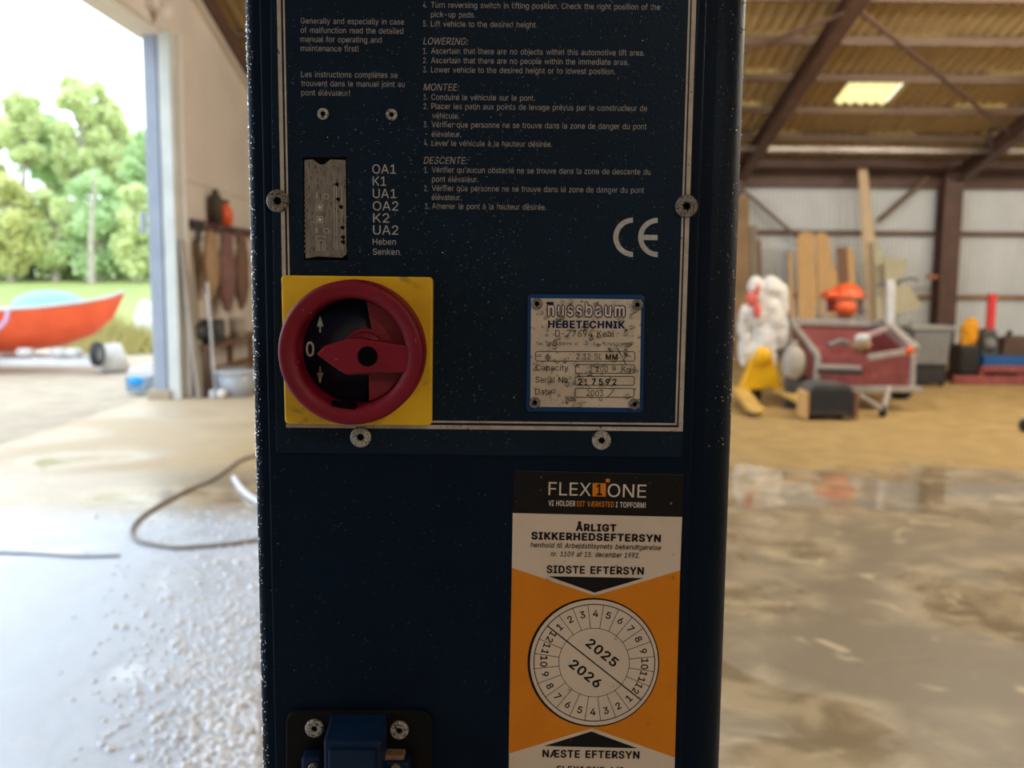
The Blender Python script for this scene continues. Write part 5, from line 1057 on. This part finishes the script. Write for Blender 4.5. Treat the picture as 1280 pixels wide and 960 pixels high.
q = wp(279, 272, -3.98); m = MB(); m.lathe((-4.08, q.y, zb), (0, 0, 1), [(.0001, 0), (.09, 0), (.09, .34), (.04, .42), (.04, .46), (.0001, .46)], 14); tag(m.build('dark_bottle', pm('dark brown glass', (.06, .045, .035)), None), 'dark tall bottle on the tool rail left of the orange bottle', 'bottle')
# bench along the wall
t = thing('low_workbench', 'low rough workbench along the left wall behind the bucket', 'bench', (-3.9, 13, 0))
ya, yb2 = wp(257, 430, -3.85).y, 15.5
m = MB(); m.box((-4.0, (ya + yb2) / 2, .62), (.36, yb2 - ya, .05)); m.build('bench_top', M['w3'], t, .005)
m = MB(); m.box((-4.0, (ya + yb2) / 2, .25), (.32, yb2 - ya - .1, .03)); m.build('lower_shelf', M['w1'], t, .005)
for yy in (ya + .06, (ya + yb2) / 2, yb2 - .06):
    for xx in (-3.85, -4.15): m = MB(); m.box((xx, yy, .3), (.06, .06, .6)); m.build('leg', M['w3'], t, .004)
q = wp(262, 408, -3.9); m = MB(); m.box((-4.0, q.y + .2, .80), (.32, .55, .30)); m.ball((-3.98, q.y - .25, .82), .14, 12, 8, (1, 1.2, .8)); t = thing('black_machine', 'black compressor head on the low workbench', 'machine', (-3.9, q.y, .645)); m.build('machine_body', pm('charcoal enamel', (.05, .052, .055), None, 5, .5), t, .03)
m = MB(); m.lathe((-3.84, q.y + .2, .82), (1, 0, 0), [(.13, 0), (.13, .03), (.05, .045), (.0001, .045)], 18); m.build('belt_wheel', M['dgrey'], t)
q = wp(297, 415, -3.9); m = MB(); m.lathe((-3.9, q.y, .645), (0, 0, 1), [(.0001, 0), (.11, 0), (.12, .28), (.10, .28), (.09, .02), (.0001, .02)], 16); tag(m.build('paint_tin', M['w4'], None), 'pale grey tin on the far end of the low workbench', 'tin')
# red lantern hanging from the bench edge
q = at(243, 446, 11.75); t = thing('red_extinguisher', 'small red extinguisher standing on a block beside the white gate trim', 'fire extinguisher', (q.x, 11.75, 0))
zb = at(243, 461, 11.75).z; m = MB(); m.lathe((q.x, 11.75, zb), (0, 0, 1), [(.0001, 0), (.062, 0), (.065, .02), (.065, .2), (.05, .26), (.02, .29), (.02, .31), (.0001, .31)], 18); m.build('cylinder_body', M['redp'], t)
m = MB(); m.box((q.x, 11.75, zb + .33), (.03, .10, .03)); m.tube([(q.x, 11.72, zb + .3), (q.x + .07, 11.7, zb + .2), (q.x + .075, 11.7, zb + .08)], .01, 6); m.build('valve', M['rubber'], t)
m = MB(); m.box((q.x, 11.75, zb / 2), (.16, .16, zb)); tag(m.build('concrete_block', M['gravel'], None, .008), 'narrow concrete block under the small red extinguisher', 'block')
# bucket with rim and bail
q = fl(289, 497); t = thing('grey_bucket', 'large pale grey plastic bucket on the floor near the gate', 'bucket', (q.x, q.y + .2, 0))
k = q.y / FPX; rb = 20 * k; rt = 24.5 * k; hb = at(289, 465, q.y).z
m = MB(); m.lathe((q.x, q.y + .2, 0), (0, 0, 1), [(.0001, 0), (rb, 0), (rt, hb), (rt - .012, hb), (rb - .012, .012), (.0001, .012)], 32); m.build('bucket_body', pm('pale grey plastic bucket', (.42, .45, .50), (.38, .41, .46), 4, .4), t)
m = MB(); m.lathe((q.x, q.y + .2, hb - .03), (0, 0, 1), [(rt + .002, 0), (rt + .018, 0), (rt + .018, .035), (rt - .002, .04)], 32); m.build('bucket_rim', pm('white grey rim', (.55, .57, .6)), t)
m = MB(); m.tube([(q.x + (rt + .02) * math.cos(a_), q.y + .2 - (rt * .5) * math.sin(a_) - .02, hb - .03 + .08 * math.sin(a_)) for a_ in [PI * i / 12 for i in range(13)]], .005, 6); m.build('bucket_bail', M['greymet'], t)
q = fl(277, 498); m = MB(); m.ball((q.x, q.y, .06), .06, 12, 8, (1.1, 1, 1)); o = m.build('white_cloth', M['cloth'], recalc=False); d_ = o.modifiers.new('folds', 'DISPLACE'); d_.texture = tx; d_.strength = .03; d_.texture_coords = 'GLOBAL'; tag(o, 'crumpled white cloth on the floor in front of the bucket', 'cloth')
q = fl(318, 489); m = MB(); m.lathe((q.x, q.y, 0), (0, 0, 1), [(.0001, 0), (.10, 0), (.11, .26), (.09, .26), (.0001, .24)], 16); tag(m.build('white_pot', M['whitemet'], None), 'small white pot behind the bucket, half hidden by the lift column', 'pot')
q = fl(258, 490); m = MB(); m.box((q.x, q.y + .25, .13), (.3, .3, .26)); tag(m.build('wooden_block', M['w3'], None, .01), 'brown wooden block on the floor left of the bucket', 'block')
q = wp(266, 378, -3.75); m = MB(); m.tube([(q.x, q.y, 0), (q.x - .08, q.y + .05, q.z + .25)], .018, 8); m.box((q.x, q.y, .05), (.06, .30, .10)); tag(m.build('push_broom', M['whitemet'], None, .004), 'pale push broom leaning beside the hanging apron', 'broom')

# hoses on the floor
def spline(pts, n=8):
    out = []
    for i in range(len(pts) - 1):
        p0, p1, p2, p3 = pts[max(i - 1, 0)], pts[i], pts[i + 1], pts[min(i + 2, len(pts) - 1)]
        for k in range(n):
            t_ = k / n; out.append(.5 * ((2 * p1) + (p2 - p0) * t_ + (2 * p0 - 5 * p1 + 4 * p2 - p3) * t_ ** 2 + (3 * p1 - p0 - 3 * p2 + p3) * t_ ** 3))
    return out + [pts[-1]]
def hose(name, px, r, mat, label):
    m = MB(); m.tube([p + Vector((0, 0, r)) for p in spline([fl(*q) for q in px])], r, 8); return tag(m.build(name, mat), label, 'hose')
hose('rubber_hose', [(345, 562), (318, 571), (300, 577), (282, 590), (262, 603), (235, 614), (205, 630), (180, 646), (167, 660), (165, 670), (172, 678), (190, 683), (220, 687), (260, 685), (300, 681), (345, 673)], .012, pm('grey rubber hose', (.26, .23, .20), None, 5, .6), 'thin grey rubber hose lying in a loop on the floor left of the lift')
hose('white_hose', [(350, 640), (330, 634), (312, 624), (300, 612), (293, 601)], .022, pm('white plastic hose', (.72, .72, .75), None, 5, .4), 'short thick white hose end on the floor inside the grey loop')
hose('black_cable', [(-40, 690), (0, 692), (50, 694), (100, 697), (150, 696)], .007, pm('grey cable', (.25, .25, .26), None, 5, .6), 'straight thin cable lying on the wet floor at the left edge')

# ------------------------------------------------------------------ outside
M['boatred'] = pm('orange red boat hull', (.88, .12, .035), (.78, .10, .03), 3, .35)
M['tarp'] = pm('pale turquoise tarpaulin', (.22, .44, .47), None, 3, .5)
M['whiteg'] = pm('white gelcoat', (.62, .60, .56), None, 3, .4)
t = thing('fishing_boat', 'orange red open boat on a trailer outside the gate', 'boat', (at(40, 440, 15).x, 15, .4))
kx = 15 / FPX
secs = []                                  # px of section, gunwale py, keel py, half beam
for px, g, kk, hb in ((-260, 388, 442, .75), (-160, 390, 443, .85), (-60, 389, 443, .85), (20, 386, 441, .75), (75, 382, 433, .58), (115, 377, 419, .36), (140, 371, 398, .16), (154, 365, 371, .02)):
    g_, k_ = at(px, g, 15), at(px, kk, 15); row = []
    for a in (-1, -.94, -.7, -.35, 0, .35, .7, .94, 1):
        f = abs(a); row.append(Vector((g_.x - .1 * (1 - f) * 0, 15 + a * hb, k_.z + (g_.z - k_.z) * (f ** 2.2))))
    secs.append(row)
m = MB(); vs = [p for r in secs for p in r]; n = 9
m.add(vs, [(i * n + k, i * n + k + 1, (i + 1) * n + k + 1, (i + 1) * n + k) for i in range(len(secs) - 1) for k in range(n - 1)] + [tuple(range(n))], True)
o = m.build('hull', M['boatred'], t); sm_ = o.modifiers.new('thick', 'SOLIDIFY'); sm_.thickness = .03
m = MB()
for s in (0, -1): m.tube([r[s] for r in secs], .03, 6)
m.build('gunwale', M['whiteg'], t)
m = MB(); r = secs[-3:]; m.add([secs[-3][0], secs[-3][-1], secs[-2][-1], secs[-2][0], secs[-1][4] + Vector((.05, 0, .1))], [(0, 1, 2, 3), (3, 2, 4)]); m.build('foredeck', M['whiteg'], t)
cvp = at(62, 377, 15); m = MB(); m.ball((cvp.x, 15, cvp.z - .08), 1, 20, 10, (.58, .5, .26)); tag(m.build('boat_tarpaulin', M['tarp']), 'pale turquoise tarpaulin bundle in the red boat', 'tarpaulin')
m = MB(); q = at(-8, 405, 14.1); m.tube([at(10, 388, 14.1), at(8, 400, 14.05), at(0, 410, 14.0), at(-12, 414, 14.0)], .03, 8); tag(m.build('lilac_strap', pm('lilac strap', (.5, .42, .62))), 'lilac strap over the side of the red boat at the left edge', 'strap')
t = thing('boat_trailer', 'galvanised boat trailer carrying the orange red boat', 'trailer', (at(40, 450, 14.8).x, 14.8, 0))
zt = at(40, 450, 14.8).z
for yy in (14.45, 15.5): barp((-15, yy, zt), (at(118, 450, yy).x, yy, zt), .07, .10, 'frame_rail', M['whitemet'], t)
for px in (-120, -20, 60, 110): x_ = at(px, 450, 14.9).x; barp((x_, 14.45, zt + .03), (x_, 15.5, zt + .03), .06, .08, 'cross_member', M['whitemet'], t)
for px in (30, 72, 90): q = at(px, 441, 14.5); m = MB(); m.lathe((q.x - .12, 14.55, q.z), (1, 0, 0), [(.0001, 0), (.07, 0), (.08, .12), (.07, .24), (.0001, .24)], 12); m.build('keel_roller', M['whiteg'], t)
for px in (-45, -115):
    x_ = at(px, 450, 14.3).x; wheel((x_, 14.2, .27), .27, .18, 'wheel', t, M['whitemet'], (0, 1, 0))
    m = MB(); m.lathe((x_, 14.08, .27), (0, 1, 0), [(.34, 0), (.34, .24)], 16, 0, PI) ; o = m.build('mudguard', M['whitemet'], t); sm_ = o.modifiers.new('thick', 'SOLIDIFY'); sm_.thickness = .02
q = at(118, 440, 14.3); wheel((q.x, 14.4, .29), .2, .1, 'spare_wheel', t, M['mgrey'], (1, 0, .0))
m = MB(); m.box((q.x, 14.46, .05 + .02), (.05, .05, .1)); m.box((q.x, 14.46, .2), (.04, .04, .3)); m.build('jack_stand', M['whitemet'], t)
q = fl(142, 462); m = MB(); m.lathe((q.x, q.y, 0), (0, 0, 1), [(.0001, 0), (.26, 0), (.18, .26), (.12, .42), (.0001, .44)], 20); tag(m.build('white_buoy', M['whiteg']), 'white cone shaped cover on the yard in front of the boat bow', 'cover')
a, b = fl(150, 434), fl(196, 434); m = MB(); z_ = at(170, 424, 20).z
t = thing('yard_barrier', 'low white barrier rail in the yard left of the gate post', 'barrier', (at(170, 430, 20).x, 20, 0))
barp((at(148, 424, 20).x, 20, z_), (at(200, 424, 20).x, 20, z_), .05, .16, 'barrier_rail', M['whiteg'], t)
for px in (152, 194): x_ = at(px, 430, 20).x; m = MB(); m.box((x_, 20, z_ / 2 - .04), (.07, .07, z_ - .06)); m.build('barrier_post', M['whiteg'], t)
q = at(182, 396, 24); m = MB(); m.ball((q.x, 24, q.z - .3), 1, 16, 10, (.28, .3, .75)); m.lathe((q.x, 24, 0), (0, 0, 1), [(.0001, .05), (.3, .05), (.3, .5), (.0001, .5)], 16); tag(m.build('wrapped_bale', M['whiteg'], recalc=False), 'white wrapped bale standing beyond the barrier rail', 'bale')
# dry grass hummock behind the bow
q = at(150, 425, 19); m = MB()
for i in range(900):
    a_, r_ = rnd.uniform(0, 2 * PI), rnd.random() ** .5; x_, y_ = q.x + 1.0 * r_ * math.cos(a_), 18.6 + .7 * r_ * math.sin(a_); h = (1.15 - .8 * abs(r_)) * rnd.uniform(.6, 1)
    dx, dy = rnd.uniform(-.2, .2), rnd.uniform(-.2, .2); m.add([(x_ - .02, y_, -.04), (x_ + .02, y_, -.04), (x_ + dx, y_ + dy, h)], [(0, 1, 2)])
M['drygrass'] = pm('dry yellow grass', (.50, .44, .16), (.4, .36, .12), 3, .9)
tag(m.build('dry_grass_tuft', M['drygrass'], kind='stuff', recalc=False), 'tall yellow grass behind the bow of the red boat', 'grass')
# blue bin and grey lid box
q = fl(170, 491); D = q.y + .0; t = thing('blue_crate', 'small grey crate holding a bright blue tub, in the yard by the gate post', 'crate', (q.x, D + .15, 0))
k = D / FPX; m = MB(); h_ = 20 * k; w_ = 14 * k
m.prism([(q.x - w_, D, h_), (q.x + w_, D, h_), (q.x + w_ * .85, D, 0), (q.x - w_ * .85, D, 0)][::-1], (0, .26, 0)); m.build('crate_body', pm('blue grey crate', (.22, .30, .38)), t, .01)
m = MB(); m.ball((q.x, D + .02, h_ * .72), 1, 16, 10, (w_ * .7, .06, h_ * .32)); m.build('blue_tub', pm('bright blue plastic', (.01, .30, .75)), t)
q = fl(177, 481); m = MB(); m.box((q.x, q.y + .2, .13), (.42, .3, .18)); m.box((q.x, q.y + .2, .02), (.36, .26, .04)); m.ball((q.x, q.y + .2, .24), .06, 8, 6, (2, 1, .6)); tag(m.build('pale_box', M['whiteg'], None, .02), 'pale plastic box behind the small grey crate', 'box')

# trees beyond the meadow
def leafmat(name, c1, c2):
    m = pm(name, c1, c2, 1.2, .7); n = m.node_tree; p = n.nodes['Principled BSDF']; out = n.nodes['Material Output']
    tr = n.nodes.new('ShaderNodeBsdfTranslucent'); src = p.inputs['Base Color'].links[0].from_socket; n.links.new(src, tr.inputs['Color'])
    mx = n.nodes.new('ShaderNodeMixShader'); mx.inputs[0].default_value = .5; n.links.new(p.outputs[0], mx.inputs[1]); n.links.new(tr.outputs[0], mx.inputs[2]); n.links.new(mx.outputs[0], out.inputs['Surface']); return m
M['leafA'] = leafmat('fresh green leaves', (.80, .84, .50), (.68, .76, .40)); M['leafB'] = leafmat('yellow green leaves', (.74, .74, .36), (.62, .64, .28)); M['leafC'] = leafmat('deep green leaves', (.66, .78, .46), (.54, .70, .38))
M['bark'] = pm('pale birch bark', (.42, .38, .30), (.3, .26, .2), 4, .8)
def gz(y):
    for (a, za), (b, zb) in zip(prof, prof[1:]):
        if a <= y <= b: return za + (zb - za) * (y - a) / (b - a)
    return 0
def tree(px, d, toppy, wpx, mat, label, n=5200, lowpy=None, leaf=.24, cat='tree', name='leafy_tree', group='trees beyond the meadow', nb=34):
    b = at(px, 350, d); z0 = gz(d) - .05; zt = at(px, toppy, d).z; W = wpx / 2 * d / FPX; zl = at(px, lowpy, d).z if lowpy else z0 + (zt - z0) * .18
    t = thing(name, label, cat, (b.x, d, z0), group)
    m = MB(); top = Vector((b.x + rnd.uniform(-.4, .4), d, zt - (zt - z0) * .15)); mid = Vector((b.x + rnd.uniform(-.3, .3), d, (z0 + zt) / 2))
    m.tube([(b.x, d, z0 - .1), tuple(mid), tuple(top)], [.22, .14, .04], 8)
    m.build('trunk', M['bark'], t)
    f = MB(); blobs = []; br = MB()
    for i in range(nb):
        h = rnd.random() ** .8; zz_ = zl + (zt - zl) * h; prof_ = math.sin(PI * min(1, .12 + h * .86)) ** .55 if h > .5 else .85 + .3 * h
        a = rnd.uniform(0, 2 * PI); rr_ = W * prof_ * rnd.uniform(.2, .82); c = Vector((b.x + rr_ * math.cos(a), d + rr_ * math.sin(a) * .8, zz_)); blobs.append((c, rnd.uniform(.28, .48) * W * (.75 if h > .7 else 1)))
        br.tube([(b.x, d, max(z0 + .5, zz_ - W * .6)), tuple(c)], [.07, .02], 5)
    br.build('branches', M['bark'], t, kind='stuff')
    per = n // nb
    for c, r_ in blobs:
        for i in range(per):
            v = Vector((rnd.gauss(0, 1), rnd.gauss(0, 1), rnd.gauss(0, .8))).normalized() * r_ * rnd.random() ** .4; p = c + v
            u = Vector((rnd.uniform(-1, 1), rnd.uniform(-1, 1), rnd.uniform(-.6, .6))).normalized() * leaf * rnd.uniform(.5, 1); w = u.cross(Vector((rnd.uniform(-1, 1), rnd.uniform(-1, 1), rnd.uniform(-1, 1)))).normalized() * leaf * .45
            f.add([p - u, p - w, p + u, p + w], [(0, 1, 2, 3)])
    f.build('foliage', mat, t, kind='stuff', recalc=False)
tree(105, 44, 97, 66, M['leafA'], 'tallest open crowned green tree, middle of the view through the gate', 5200, 230)
tree(135, 45, 108, 56, M['leafA'], 'green tree with a ragged top right of the tallest one', 4600, 230)
tree(36, 43, 116, 62, M['leafA'], 'rounded green tree with pointed top near the left edge', 5200, 200)
tree(-15, 44, 130, 80, M['leafB'], 'yellow green tree cut by the left edge of the picture', 4600, 240)
tree(68, 46, 150, 70, M['leafC'], 'darker green tree standing between the two tallest crowns', 4600, 260)
tree(160, 46, 158, 60, M['leafA'], 'round green tree next to the gate post', 5200, 260)
tree(188, 44, 168, 70, M['leafC'], 'green tree half hidden behind the gate post', 4200, 260)
tree(-90, 44, 120, 110, M['leafA'], 'green tree beyond the left edge of the picture', 3000, 260)
for px, d, tp, wd, mt, lb in ((15, 40.5, 228, 90, 'leafB', 'yellow green bush at the meadow edge, leftmost'), (70, 41, 240, 80, 'leafA', 'green bush at the meadow edge below the tallest tree'), (125, 41, 225, 84, 'leafC', 'deep green bush at the meadow edge, right of the pale trunk'), (172, 40.5, 235, 70, 'leafA', 'green bush at the meadow edge next to the gate post'), (225, 41, 230, 90, 'leafA', 'green bush hidden mostly behind the gate post'), (-50, 41, 230, 100, 'leafC', 'deep green bush beyond the left edge'), (40, 43.5, 262, 110, 'leafC', 'deep green bush low behind the leftmost yellow green bush'), (95, 43.5, 255, 100, 'leafC', 'deep green bush low under the darker tree'), (150, 43.5, 262, 100, 'leafC', 'deep green bush low behind the bush next to the gate post')):
    tree(px, d, tp, wd, M[mt], lb, 4800, 340, .2, 'bush', 'leafy_bush', 'bushes at the meadow edge', 26)
q = at(112, 300, 38.9); m = MB(); m.tube([(q.x, 38.9, gz(38.9) - .1), (q.x + .05, 38.9, 3), (q.x + .2, 39.2, 6)], [.17, .13, .04], 8); tag(m.build('bare_tree', M['bark']), 'pale bare tree standing in front of the bushes beyond the meadow', 'tree')
